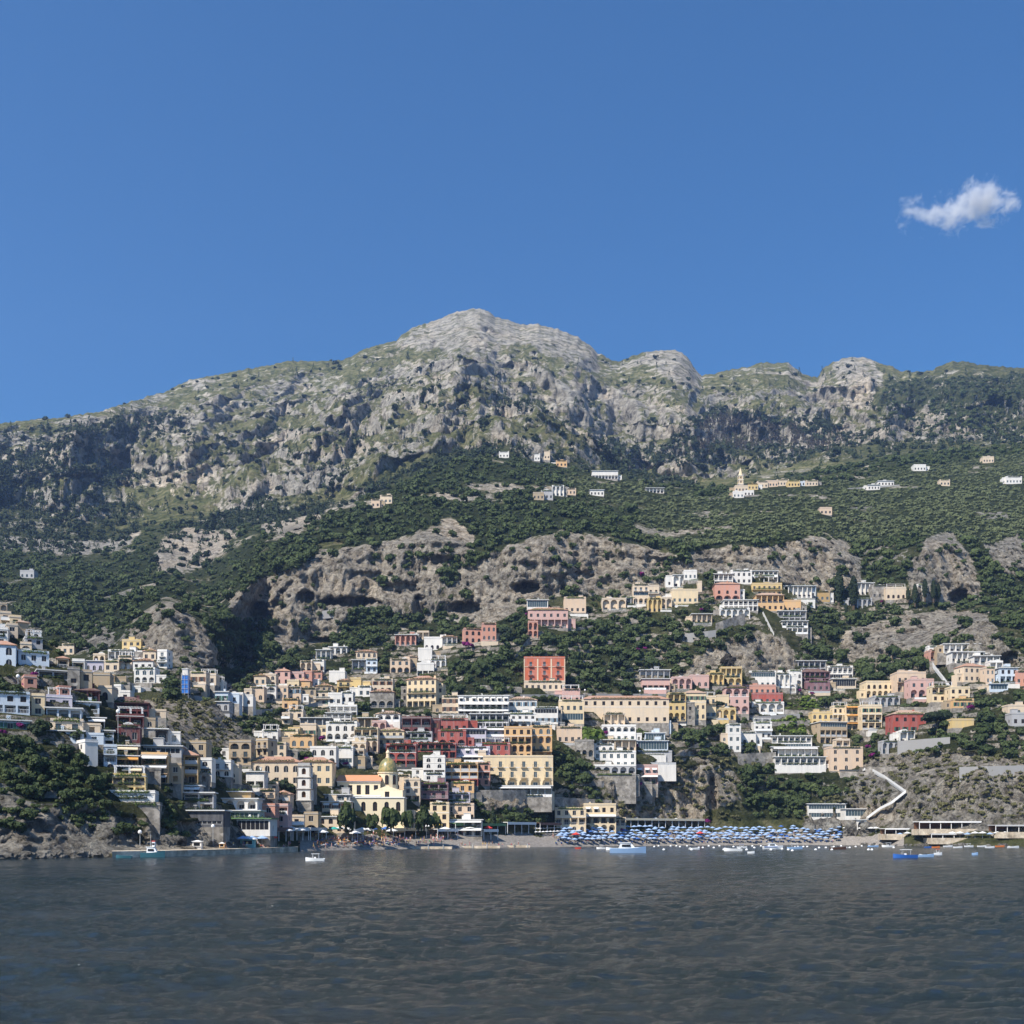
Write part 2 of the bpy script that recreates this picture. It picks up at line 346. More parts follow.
# ------------------------------------------------------------------ what grows where: (kind, density, outline)
WOODTOP = [(-200,556),(0,550),(60,562),(110,566),(160,542),(215,520),(262,540),(300,524),(330,500),(380,486),(430,456),(480,443),(560,457),(640,481),(700,489),(760,466),(860,456),(920,452),(1024,440),(1224,425)]
VEG = [('wood', .95, WOODTOP + [(1224,720),(640,620),(400,680),(-200,700)]),
 ('olive', .95, [(640,498),(700,498),(760,490),(860,478),(950,455),(1224,440),(1224,545),(985,545),(900,535),(860,545),(800,535),(700,548),(640,540)]),
 ('wood', .9, [(760,470),(860,456),(1024,438),(1100,440),(1024,452),(900,470),(800,484),(750,484)]),
 ('olive', .9, [(590,470),(640,484),(700,492),(690,500),(640,510),(590,500),(560,480)]),
 ('wood', .50, [(-200,700),(60,640),(110,640),(230,668),(330,640),(500,600),(700,570),(870,575),(1000,610),(1224,600),(1224,830),(-200,830)]),
 ('wood', .85, [(-200,728),(0,726),(60,744),(86,748),(112,772),(122,805),(80,812),(0,790),(-200,790)]),
 ('dry', .55, [(128,700),(170,700),(215,702),(240,712),(262,742),(236,756),(205,748),(176,742),(160,724),(140,712)]),
 ('wood', .9, [(240,712),(330,702),(350,708),(330,716),(300,728),(262,742),(236,745)]),
 ('wood', .85, [(498,612),(528,606),(530,640),(560,640),(585,625),(640,620),(660,640),(650,690),(566,690),(560,655),(522,655),(516,690),(440,690),(450,660),(462,650)]),
 ('wood', .8, [(300,640),(420,610),(470,620),(470,640),(400,648),(330,668),(240,680),(222,670),(250,650)]),
 ('wood', .85, [(405,706),(460,714),(455,718),(400,718),(380,712)]),
 ('wood', .75, [(660,728),(690,715),(740,712),(735,750),(700,762),(660,752)]),
 ('dry', .45, [(650,752),(700,760),(740,752),(800,765),(860,770),(866,800),(800,826),(740,826),(700,824),(650,800)]),
 ('wood', .8, [(736,775),(775,765),(800,773),(862,772),(868,790),(806,800),(800,822),(745,822),(742,800)]),
 ('wood', .9, [(672,780),(680,775),(690,810),(700,824),(665,824)]),
 ('bright', .8, [(664,821),(745,821),(745,829),(664,829)]),
 ('wood', .75, [(900,655),(935,650),(955,690),(1000,690),(1100,690),(1100,750),(980,752),(930,745),(925,735),(960,712),(940,700),(925,690),(900,672)]),
 ('wood', .7, [(800,585),(900,600),(900,625),(850,640),(830,700),(800,690)]), ('wood', .7, [(846,655),(900,655),(905,680),(868,684),(846,672)]),
 ('bright', .5, [(775,690),(822,694),(820,712),(775,712)]), ('bright', .6, [(745,715),(815,720),(820,738),(770,732)]),
 ('wood', .75, [(482,808),(556,806),(556,830),(482,830)]), ('wood', .85, [(552,740),(590,760),(594,790),(560,795),(550,780)]),
 ('wood', .6, [(170,822),(215,822),(215,840),(170,840)]), ('wood', .8, [(270,755),(300,752),(298,800),(272,792)]),
 ('wood', .25, [(905,752),(1100,752),(1100,800),(905,800)]), ('dry', .12, [(862,760),(1100,775),(1100,826),(870,826)]),
 ('wood', .35, [(640,612),(690,600),(700,640),(655,650)]), ('wood', .7, [(640,640),(700,625),(715,640),(690,660),(645,690)])]
for P in ROCK[:7]+ROCK[11:12]: VEG.append(('wood', .07, P))
VEG += [('pine', .42, P) for P in ROCK if P[0] in ((-60,528),(150,560),(258,520))]
VEG.append(('wood', .6, [(118,640),(140,612),(172,602),(205,622),(190,618),(165,616),(150,632),(135,645)]))
VEG += [('dry', .35, ROCK[7]), ('dry', .30, ROCK[8]), ('wood', .34, ROCK[9]), ('wood', .5, [(40,800),(110,812),(150,828),(130,840),(60,825)]), ('wood', .35, [(-20,795),(40,800),(60,830),(20,815)]),
 ('wood', .85, [(445,560),(478,538),(500,545),(470,565),(448,590),(436,592)]), ('wood', .7, [(555,560),(580,560),(600,575),(575,582)]), ('wood', .5, [(640,575),(668,560),(672,590),(650,592)])]
MV = [('pine', .55, [(655,440),(690,412),(720,405),(770,415),(830,425),(870,448),(850,462),(780,458),(740,448),(700,455),(650,452)]),
 ('burnt', .75, [(690,425),(720,408),(790,425),(850,440),(860,452),(810,446),(760,440),(700,440)]),
 ('pine', .75, [(585,425),(610,430),(640,440),(660,425),(640,470),(610,470)]), ('pine', .55, [(-200,470),(0,462),(80,455),(130,480),(140,515),(60,545),(0,535),(-200,540)]),
 ('pine', .45, [(40,430),(150,420),(190,430),(140,450),(40,455)]), ('pine', .75, [(230,510),(262,500),(300,512),(330,500),(300,545),(262,548),(200,560),(190,530)]),
 ('pine', .4, [(490,400),(560,405),(545,420),(500,425)]), ('pine', .4, [(780,460),(860,440),(1024,435),(1024,445),(860,462)]), ('wood', .35, [(860,420),(900,380),(1024,375),(1200,380),(1200,440),(960,440)]),
 ('pine', .10, [(0,430),(330,440),(330,500),(0,545)]), ('pine', .08, [(360,380),(480,400),(600,390),(600,470),(480,445),(380,480),(330,480)])]
DEN = np.zeros_like(GY); KND = np.full(GY.shape, 0); KN = ['wood', 'olive', 'dry', 'bright', 'pine', 'burnt']
def paint(lst, cond):
    for kd, dn, P in lst:
        w = inpoly(GX+wob*.8, GY+wob*.5, P) & cond; DEN[w] = dn; KND[w] = KN.index(kd)
isM = GL > 11.2
DEN[isM] = (.01+.12*np.clip(fbm(P3/120, 3)+.05, 0, 1))[isM]; KND[isM] = 4; DEN[(~isM) & (GL > 8.6)] = .75; upw = isM & (GL < 11.9+1.1*fbm(P3/160+9, 3)) & (GX < 700); DEN[upw] = .6; UPW = upw
paint(VEG, ~isM); paint([v for v in MV if v[1] < .3][::-1], isM); paint([v for v in MV if v[1] >= .3], isM)
DEN[GL < 2.15] = 0; DEN *= (cave < 1)

# ------------------------------------------------------------------ land mesh
nrm = np.cross(np.gradient(TV, axis=1), np.gradient(TV, axis=0)); nrm /= np.linalg.norm(nrm, axis=-1, keepdims=True)+1e-9
slope = np.abs(nrm[..., 2])
rockA = np.clip(rockf*1.1, 0, 1)
mrock = np.clip(.43 - (slope-.62)*.9 + .75*fbm(P3*np.array([1, 1, 2.6])/130, 4) + .35*fbm(P3*np.array([1, 1, 3.2])/30, 3), 0, 1)
mgreen = inpoly(GX+wob, GY+wob, [(845,415),(880,392),(925,372),(960,360),(1204,360),(1204,430),(1000,440),(900,410)])
mrock = np.where(mgreen, mrock*.45, mrock)
summit = inpoly(GX+wob, GY+wob, [(392,352),(410,330),(478,300),(560,325),(604,352),(580,366),(530,350),(480,350),(430,345)]) | inpoly(GX+wob, GY+wob, [(640,350),(678,345),(700,375),(694,392),(660,372)]) | inpoly(GX+wob, GY+wob, [(830,355),(866,350),(885,380),(866,420),(850,420),(840,390)])
mrock = np.where(summit, np.maximum(mrock, .56), mrock)
outc = np.clip((fbm(P3*np.array([1,1,1.6])/75+4, 4)-.16)*5, 0, 1)*(GL > 8.6)*(~isM); DEN = DEN*(1-.85*outc); rockA = np.maximum(rockA, .85*outc)
rockA = np.clip(rockA*(.74+.35*fbm(P3/14+2, 3)), 0, 1); rockA = np.maximum(rockA, 1.0*riser); rockA = np.where(isM, mrock, rockA)
lush = np.clip(np.where(isM, np.clip(DEN*1.2, 0, 1)+.35*mgreen, DEN), 0, 1)
tanA = np.clip(fbm(P3/70, 3)*1.1+np.where(isM, .1, .62-.7*(GX < 130)-.25*(GX > 850)), 0, 1)
for cx, cy, rx, ry in ((345,590,70,22),(180,500,40,20),(520,592,40,14),(470,600,40,25),(720,560,40,10),(640,610,30,10),(860,400,14,26),(640,805,40,20),(870,815,30,12)):
    tanA = np.maximum(tanA, .9*np.exp(-((GX-cx)/rx)**2-((GY-cy)/ry)**2))
idx = np.arange(NR*NX).reshape(NR, NX)
Q = np.stack([idx[:-1, :-1], idx[:-1, 1:], idx[1:, 1:], idx[1:, :-1]], -1).reshape(-1, 4)
def landmat():
    m = mat('limestone_and_scrub', (.3,.3,.25), .95, .05)
    g = nd(m, 'ShaderNodeNewGeometry').outputs['Position']
    cd = nd(m, 'ShaderNodeSeparateXYZ'); lk(m, g, cd.inputs[0])
    far = nd(m, 'ShaderNodeMapRange'); lk(m, cd.outputs[1], far.inputs[0]); far.inputs[1].default_value = 700; far.inputs[2].default_value = 1500
    mp = nd(m, 'ShaderNodeMapping'); mp.inputs['Scale'].default_value = (1, 1, 2.4); lk(m, g, mp.inputs['Vector'])
    nf = noise(m, .22, 9, .72, vec=g, dist=.4); nF = noise(m, .045, 9, .75, vec=mp.outputs[0], dist=.5)
    n = mixc(m, far.outputs[0], nf, nF)
    n2 = noise(m, .02, 6, .65, vec=mp.outputs[0]); n3 = noise(m, .09, 5, .6, vec=g)
    rockc = ramp(m, n, [(.35, (.06,.056,.048)), (.43, (.20,.185,.158)), (.53, (.36,.335,.285)), (.64, (.47,.445,.375))])
    tanc = ramp(m, n, [(.34, (.11,.085,.062)), (.43, (.38,.305,.22)), (.58, (.70,.60,.46))])
    ck = noise(m, .16, 7, .6, vec=g, dist=1.2); ck2 = noise(m, .05, 7, .6, vec=mp.outputs[0], dist=1.0); ckm = mixc(m, far.outputs[0], ck, ck2); cr_ = ramp(m, math_(m, 'ABSOLUTE', math_(m, 'SUBTRACT', ckm, .5)), [(.0, .60), (.018, 1.0)])
    tan_f = math_(m, 'MULTIPLY', attr(m, 'tan'), ramp(m, n2, [(.28, 0.0), (.52, 1.0)]))
    rc = mixc(m, 1.0, mixc(m, tan_f, rockc, tanc), cr_, 'MULTIPLY')
    grass = ramp(m, n3, [(.36, (.062,.072,.028)), (.5, (.130,.135,.056)), (.62, (.215,.195,.105))])
    lushc = ramp(m, n3, [(.35, (.024,.034,.015)), (.65, (.052,.064,.027))])
    gc = mixc(m, attr(m, 'lush'), grass, lushc)
    rf = math_(m, 'ADD', attr(m, 'rock'), math_(m, 'MULTIPLY', math_(m, 'SUBTRACT', n, .5), 2.0))
    rf = ramp(m, rf, [(.36, 0.0), (.56, 1.0)])
    setc(m, mixc(m, rf, gc, rc)); bump(m, math_(m, 'ADD', n, math_(m, 'MULTIPLY', cr_, .25)), 1.0, 8.0); return m
land = link('terrain', np_mesh('terrain', TV.reshape(-1, 3), Q, [landmat()], False, dict(rock=rockA, lush=lush, tan=tanA)))
tag(land, 'steep limestone mountain and green hillside rising from the bay', None, None, 'structure')

# beach sand strip and sea
def sand():
    m = mat('grey_beach_pebbles', (.24,.215,.185), .95, .1); g = nd(m, 'ShaderNodeNewGeometry').outputs['Position']
    setc(m, ramp(m, noise(m, 1.2, 8, .7, vec=g), [(.3, (.13,.115,.10)), (.7, (.34,.31,.27))])); return m
def strip(name, x0, x1, f0, f1, z0, z1, m, step=4.0, thick=None):
    xs = np.arange(x0, x1+.1, step); vs = []; fs = []
    for x in xs:
        s = float(np.interp(x, XS, shd)); a = s+f0(x); b = s+f1(x)
        vs += [(wx(x, a), a, z0), (wx(x, b), b, z1)]
    for k in range(len(xs)-1): fs.append((2*k, 2*k+2, 2*k+3, 2*k+1))
    mb = MB(); mb.add(vs, fs, m); return mb.build(name)
bz = lambda x: float(np.interp(x, XS, ld[2]) - np.interp(x, XS, shd))
bh = lambda x: wz(float(np.interp(x, XS, ly[2])), float(np.interp(x, XS, ld[2])))
xs = np.arange(300, 905, 4.0); vs = []; fs = []; SANDM = sand()
for x in xs:
    s = float(np.interp(x, XS, shd)); e = s + bz(x); h = bh(x)
    for t, dz in ((-.12, -1.0), (.0, .15), (.25, .25), (.6, .2), (1.0, .25)):
        dd = s+(e-s)*t; z = .3+(h-.3)*max(t, 0)+dz; vs.append((wx(x, dd), dd, z))
for k in range(len(xs)-1):
    for j in range(4): a = 5*k+j; fs.append((a, a+5, a+6, a+1))
mb = MB(); mb.add(vs, fs, SANDM); bch = mb.build('beach', smooth=True); tag(bch, 'grey pebble beach below the town', None, None, 'structure')
def beach(x, t, up=.25):
    s = float(np.interp(x, XS, shd)); e = s+bz(x); d = s+(e-s)*t
    return (wx(x, d), d, .3+(bh(x)-.3)*max(t, 0)+up)

def seamat():
    m = mat('dark_slate_sea', (.018,.028,.030), .10, .5); g = nd(m, 'ShaderNodeNewGeometry').outputs['Position']
    mp = nd(m, 'ShaderNodeMapping'); mp.inputs['Scale'].default_value = (.5, 1.0, 1); lk(m, g, mp.inputs['Vector'])
    n1 = noise(m, 2.4, 8, .68, vec=mp.outputs[0], dist=.3)
    n2 = noise(m, .06, 4, .6, vec=mp.outputs[0])
    setc(m, ramp(m, n2, [(.35, (.013,.023,.024)), (.65, (.036,.042,.040))]))
    bump(m, n1, .9, .4); b = m.node_tree.nodes['Principled BSDF']
    lk(m, ramp(m, n2, [(.35, .07), (.65, .16)]), b.inputs['Roughness']); b.inputs['IOR'].default_value = 1.33
    return m
dd = np.geomspace(9, 640, 620); xx = np.linspace(-260, 1284, 520)
D_, X_ = np.meshgrid(dd, xx, indexing='ij'); WXs = (X_-512)/F*D_
P = np.stack([WXs*.55, D_, D_*0], -1)
hgt = .34*fbm(P/4.2, 3, .55, True) + .24*fbm(P/11+5, 2) + .24*fbm(P*np.array([.8,1,1])/1.7+9, 3, .6, True)
hgt *= np.clip(70/np.maximum(D_, 70), .35, 1)
edge = np.minimum(np.minimum(np.clip((D_-9)/6, 0, 1), np.clip((640-D_)/60, 0, 1)), np.clip(np.minimum(X_+260, 1284-X_)/60, 0, 1))
V = np.stack([WXs, D_, (hgt-.1)*edge], -1); idx = np.arange(V.shape[0]*V.shape[1]).reshape(V.shape[:2])
Qs = np.stack([idx[:-1, :-1], idx[:-1, 1:], idx[1:, 1:], idx[1:, :-1]], -1).reshape(-1, 4)
Vf = V.reshape(-1, 3); b0 = len(Vf); L0 = Vf[idx[0, 0]]; R0 = Vf[idx[0, -1]]; L1 = Vf[idx[-1, 0]]; R1 = Vf[idx[-1, -1]]
ext = np.array([L0, R0, R1, L1, (-6000,-3000,0), (6000,-3000,0), (6000,640,0), (-6000,640,0)], float); ext[:4, 2] = 0
Qe = np.array([(4,5,1,0),(5,6,2,1),(7,4,0,3)])+b0
sea = link('sea', np_mesh('sea', np.vstack([Vf, ext]), np.vstack([Qs, Qe]), [seamat()], True)); tag(sea, 'dark slate green sea with small choppy waves', None, None, 'structure')
# ------------------------------------------------------------------ buildings
ROOFM = dict(t=M_TILE, T=M_TILE2, d=M_ROOFD, f=M_ROOFG, w=M_ROOFW, p=M_ROOFW, n=M_ROOFW, g=M_GREEN, m=M_METALG)
def panel(mb, o, u, nv, x0, x1, z0, z1, hole, dep, m, m2=None):
    """wall piece from x0..x1, z0..z1 on the plane through o along u; nv points inwards; hole=(a,b,c,e,arched) has reveals dep deep and a back wall"""
    def P(x, z, k=0.0): return (o[0]+u[0]*x+nv[0]*k, o[1]+u[1]*x+nv[1]*k, o[2]+z)
    if hole is None: mb.add([P(x0,z0),P(x1,z0),P(x1,z1),P(x0,z1)], [(0,1,2,3)], m); return
    a, b, c, e, arch = hole
    top = []
    if arch:
        r = (b-a)/2; s = min(r, (e-c)*.6)
        for k in range(7): t = math.pi*(1-k/6); top.append((a+r+r*math.cos(t), e-s+s*math.sin(t)))
    else: top = [(a, e), (b, e)]
    mb.add([P(x0,z0),P(a,z0),P(a,z1),P(x0,z1)], [(0,1,2,3)], m); mb.add([P(b,z0),P(x1,z0),P(x1,z1),P(b,z1)], [(0,1,2,3)], m)
    if c > z0+.01: mb.add([P(a,z0),P(b,z0),P(b,c),P(a,c)], [(0,1,2,3)], m)
    for k in range(len(top)-1):
        (p, q), (r_, s_) = top[k], top[k+1]; mb.add([P(p,q),P(r_,s_),P(r_,z1),P(p,z1)], [(0,1,2,3)], m)
    ring = [(a, c)] + top + [(b, c)]; n = len(ring)
    vs = [P(x, z) for x, z in ring] + [P(x, z, dep) for x, z in ring]
    mb.add(vs, [(k, n+k, n+(k+1) % n, (k+1) % n) for k in range(n)], m)
    mb.add([P(x, z, dep) for x, z in ring], [tuple(range(n))[::-1]], m2 or m)
WC = {}
def winmesh(w, h, kind, fm, gm):
    key = (round(w, 1), round(h, 1), kind, fm.name, gm.name)
    if key in WC: return WC[key]
    w, h = key[0], key[1]; mb = MB(); f = .055
    if kind == 'arch':
        r = w/2; s = min(r, h*.6); pts = [(-r, 0)] + [(r*math.cos(math.pi*(1-k/6)), h-s+s*math.sin(math.pi*(1-k/6))) for k in range(7)] + [(r, 0)]
        n = len(pts); inn = [(x*(1-f/r), f+(z-f)*(1-f/h) if z > 0 else f) for x, z in pts]
        mb.add([(x, -.03, z) for x, z in inn], [tuple(range(n))[::-1]], gm)
        mb.add([(x, -.08, z) for x, z in pts] + [(x, -.08, z) for x, z in inn], [((k+1) % n, k, n+k, n+(k+1) % n) for k in range(n)], fm)
        mb.box(-.04, .04, -.09, -.04, f, h-.1, fm)
    else:
        mb.box(-w/2+f, w/2-f, -.05, -.01, f, h-f, gm)
        mb.box(-w/2, -w/2+f, -.10, 0, 0, h, fm); mb.box(w/2-f, w/2, -.10, 0, 0, h, fm)
        mb.box(-w/2+f, w/2-f, -.10, 0, 0, f, fm); mb.box(-w/2+f, w/2-f, -.10, 0, h-f, h, fm)
        if w < 2.2: mb.box(-.025, .025, -.09, -.051, f, h-f, fm)
        else:
            k = int(w/1.2)
            for j in range(1, k): x = -w/2+w*j/k; mb.box(x-.04, x+.04, -.09, -.051, f, h-f, fm)
    WC[key] = mb.mesh('window'); return WC[key]
def shutmesh(w, h, m):
    key = ('sh', round(w, 1), round(h, 1), m.name)
    if key not in WC:
        w, h = key[1], key[2]; mb = MB()
        mb.box(-w/2, w/2, -.05, 0, 0, h, m)
        for k in range(int(h/.25)): mb.box(-w/2+.05, w/2-.05, -.07, -.051, .06+k*.25, .20+k*.25, m)
        WC[key] = mb.mesh('shutter')
    return WC[key]
def railmesh(w, kind, m):
    key = ('rail', round(w*2)/2, kind, m.name)
    if key not in WC:
        w = key[1]; mb = MB()
        if kind == 'solid': mb.box(-w/2, w/2, -.12, 0, 0, .95, m); mb.box(-w/2-.04, w/2+.04, -.16, .04, .95, 1.02, m)
        else:
            mb.box(-w/2, w/2, -.05, 0, .92, .99, m); mb.box(-w/2, w/2, -.05, 0, .05, .10, m); n = max(2, int(w/.32))
            for k in range(n+1): x = -w/2+w*k/n; mb.box(x-.025, x+.025, -.045, -.005, .10, .92, m)
        WC[key] = mb.mesh('railing')
    return WC[key]
def balcmesh(w, d, m):
    key = ('bal', round(w*2)/2, round(d, 1), m.name)
    if key not in WC:
        w = key[1]; mb = MB(); mb.box(-w/2, w/2, -d, 0, -.16, 0, m)
        for x in (-w/2+.25, w/2-.25): mb.add([(x-.09,0,-.16),(x+.09,0,-.16),(x+.09,0,-.6),(x-.09,0,-.6),(x-.09,-d*.7,-.16),(x+.09,-d*.7,-.16)], [(0,3,4),(1,5,2),(3,2,5,4)], m)
        WC[key] = mb.mesh('balcony')
    return WC[key]
def awnmesh(w, d, m):
    key = ('awn', round(w*2)/2, round(d, 1), m.name)
    if key not in WC:
        w, d = key[1], key[2]; mb = MB()
        mb.add([(-w/2,0,0),(w/2,0,0),(w/2,-d,-.55),(-w/2,-d,-.55),(-w/2,0,-.07),(w/2,0,-.07),(w/2,-d,-.62),(-w/2,-d,-.62)], [(0,3,2,1),(4,5,6,7),(0,4,7,3),(1,2,6,5),(0,1,5,4)], m)
        mb.box(-w/2, w/2, -d-.03, -d, -.85, -.56, m); WC[key] = mb.mesh('awning')
    return WC[key]
def plantmesh(w, s):
    key = ('pl', round(w), s)
    if key not in WC:
        w = max(2, key[1]); r = np.random.default_rng(s+40); n = int(w*26); C = np.stack([r.uniform(-w/2, w/2, n), r.normal(0, .22, n), np.abs(r.normal(.1, .32, n))-.25], -1); C[:, 2] -= .5*(r.random(n) < .3)
        a = r.normal(size=(n, 3)); b = r.normal(size=(n, 3)); a *= .17/np.linalg.norm(a, axis=1)[:, None]; b *= .17/np.linalg.norm(b, axis=1)[:, None]; V = np.stack([C-a, C-b, C+a, C+b], 1).reshape(-1, 3)
        bx = np.array([(x, y, z) for x in (-w/2, w/2) for y in (-.3, .12) for z in (-.45, -.22)], float); V = np.vstack([V, bx]); q = n*4; QQ = np.vstack([np.arange(n*4).reshape(-1, 4), np.array([(0,4,5,1),(2,3,7,6),(1,5,7,3),(0,1,3,2),(4,6,7,5),(0,2,6,4)])+q])
        WC[key] = np_mesh('planter', V, QQ, [LM['bright'] if s == 0 else LM['wood']], False, dict(tint=np.concatenate([np.repeat(r.random(n)*.6, 4), np.zeros(8)])))
    return WC[key]
RECTS = []; BLD = []
def roofpart(t, W, D, y0, z, kind, mwall, r):
    mb = MB(); m = ROOFM[kind]; e = .35
    if kind in 'tTd':
        rise = min(W, D)*.19+.3
        if W > D: rd = [(-W/2+D*.45, y0+D/2), (W/2-D*.45, y0+D/2)]
        else: rd = [(0, y0+D*.35), (0, y0+D*.65)]
        a = [(-W/2-e, y0-e), (W/2+e, y0-e), (W/2+e, y0+D+e), (-W/2-e, y0+D+e)]
        vs = [(x, y, z+.1) for x, y in a] + [(x, y, z+.1+rise) for x, y in rd] + [(x, y, z-.06) for x, y in a]
        if W > D: fs = [(0,1,5,4), (1,2,5), (2,3,4,5), (3,0,4)]
        else: fs = [(0,1,4), (1,2,5,4), (2,3,5), (3,0,4,5)]
        mb.add(vs, fs+[(9,8,7,6), (6,7,1,0), (7,8,2,1), (8,9,3,2), (9,6,0,3)], m); zt = z+rise*.6
    else:
        if kind in 'ngm':
            mb.box(-W/2-.5, W/2+.5, y0-.6, y0+D+.3, z+.02, z+.3, m); zt = z+.3
        else:
            mb.box(-W/2-.12, W/2+.12, y0-.12, y0+D+.12, z+.004, z+.16, M_TRIM if mwall is WM['wh'] else m)
            ph = .75
            for q in ((-W/2, W/2, y0, y0+.2), (-W/2, W/2, y0+D-.2, y0+D), (-W/2, -W/2+.2, y0+.2, y0+D-.2), (W/2-.2, W/2, y0+.2, y0+D-.2)): mb.box(*q, z+.16, z+ph, mwall)
            zt = z+.16
    o = mb.build('roof', t)
    if kind == 'p':
        pg = MB(); x0, x1 = -W/2+.5, W/2-.5; 
        for x in (x0, 0, x1):
            for y in (y0+.6, y0+D*.6): pg.box(x-.09, x+.09, y-.09, y+.09, z+.16, z+2.5, M_TRIM)
        for y in (y0+.6, y0+D*.6): pg.box(x0-.3, x1+.3, y-.08, y+.08, z+2.5, z+2.65, M_TRIM)
        k = int((x1-x0)/.7)
        for j in range(k+1): x = x0+(x1-x0)*j/max(k, 1); pg.box(x-.05, x+.05, y0+.2, y0+D*.6+.4, z+2.65, z+2.76, M_FRAMEB)
        pg.build('pergola', o)
    elif W > 5 and r.random() < .75:
        ch = MB(); x = r.uniform(-W*.35, W*.35); y = y0+D*r.uniform(.3, .7); s = r.uniform(.3, .45)
        ch.box(x-s, x+s, y-s, y+s, z+.1, zt+1.2, mwall); ch.box(x-s-.08, x+s+.08, y-s-.08, y+s+.08, zt+1.2, zt+1.34, m); ch.build('chimney', o)
        if kind in 'fwn' and r.random() < .6 and W > 8:
            sb = MB(); x2 = -x*.8+.5; sb.box(x2-1.3, x2+1.3, y0+D*.45, y0+D*.8, z+.16, z+2.5, mwall); sb.box(x2-1.4, x2+1.4, y0+D*.43, y0+D*.82, z+2.5, z+2.62, m); sb.build('stair_hut', o)
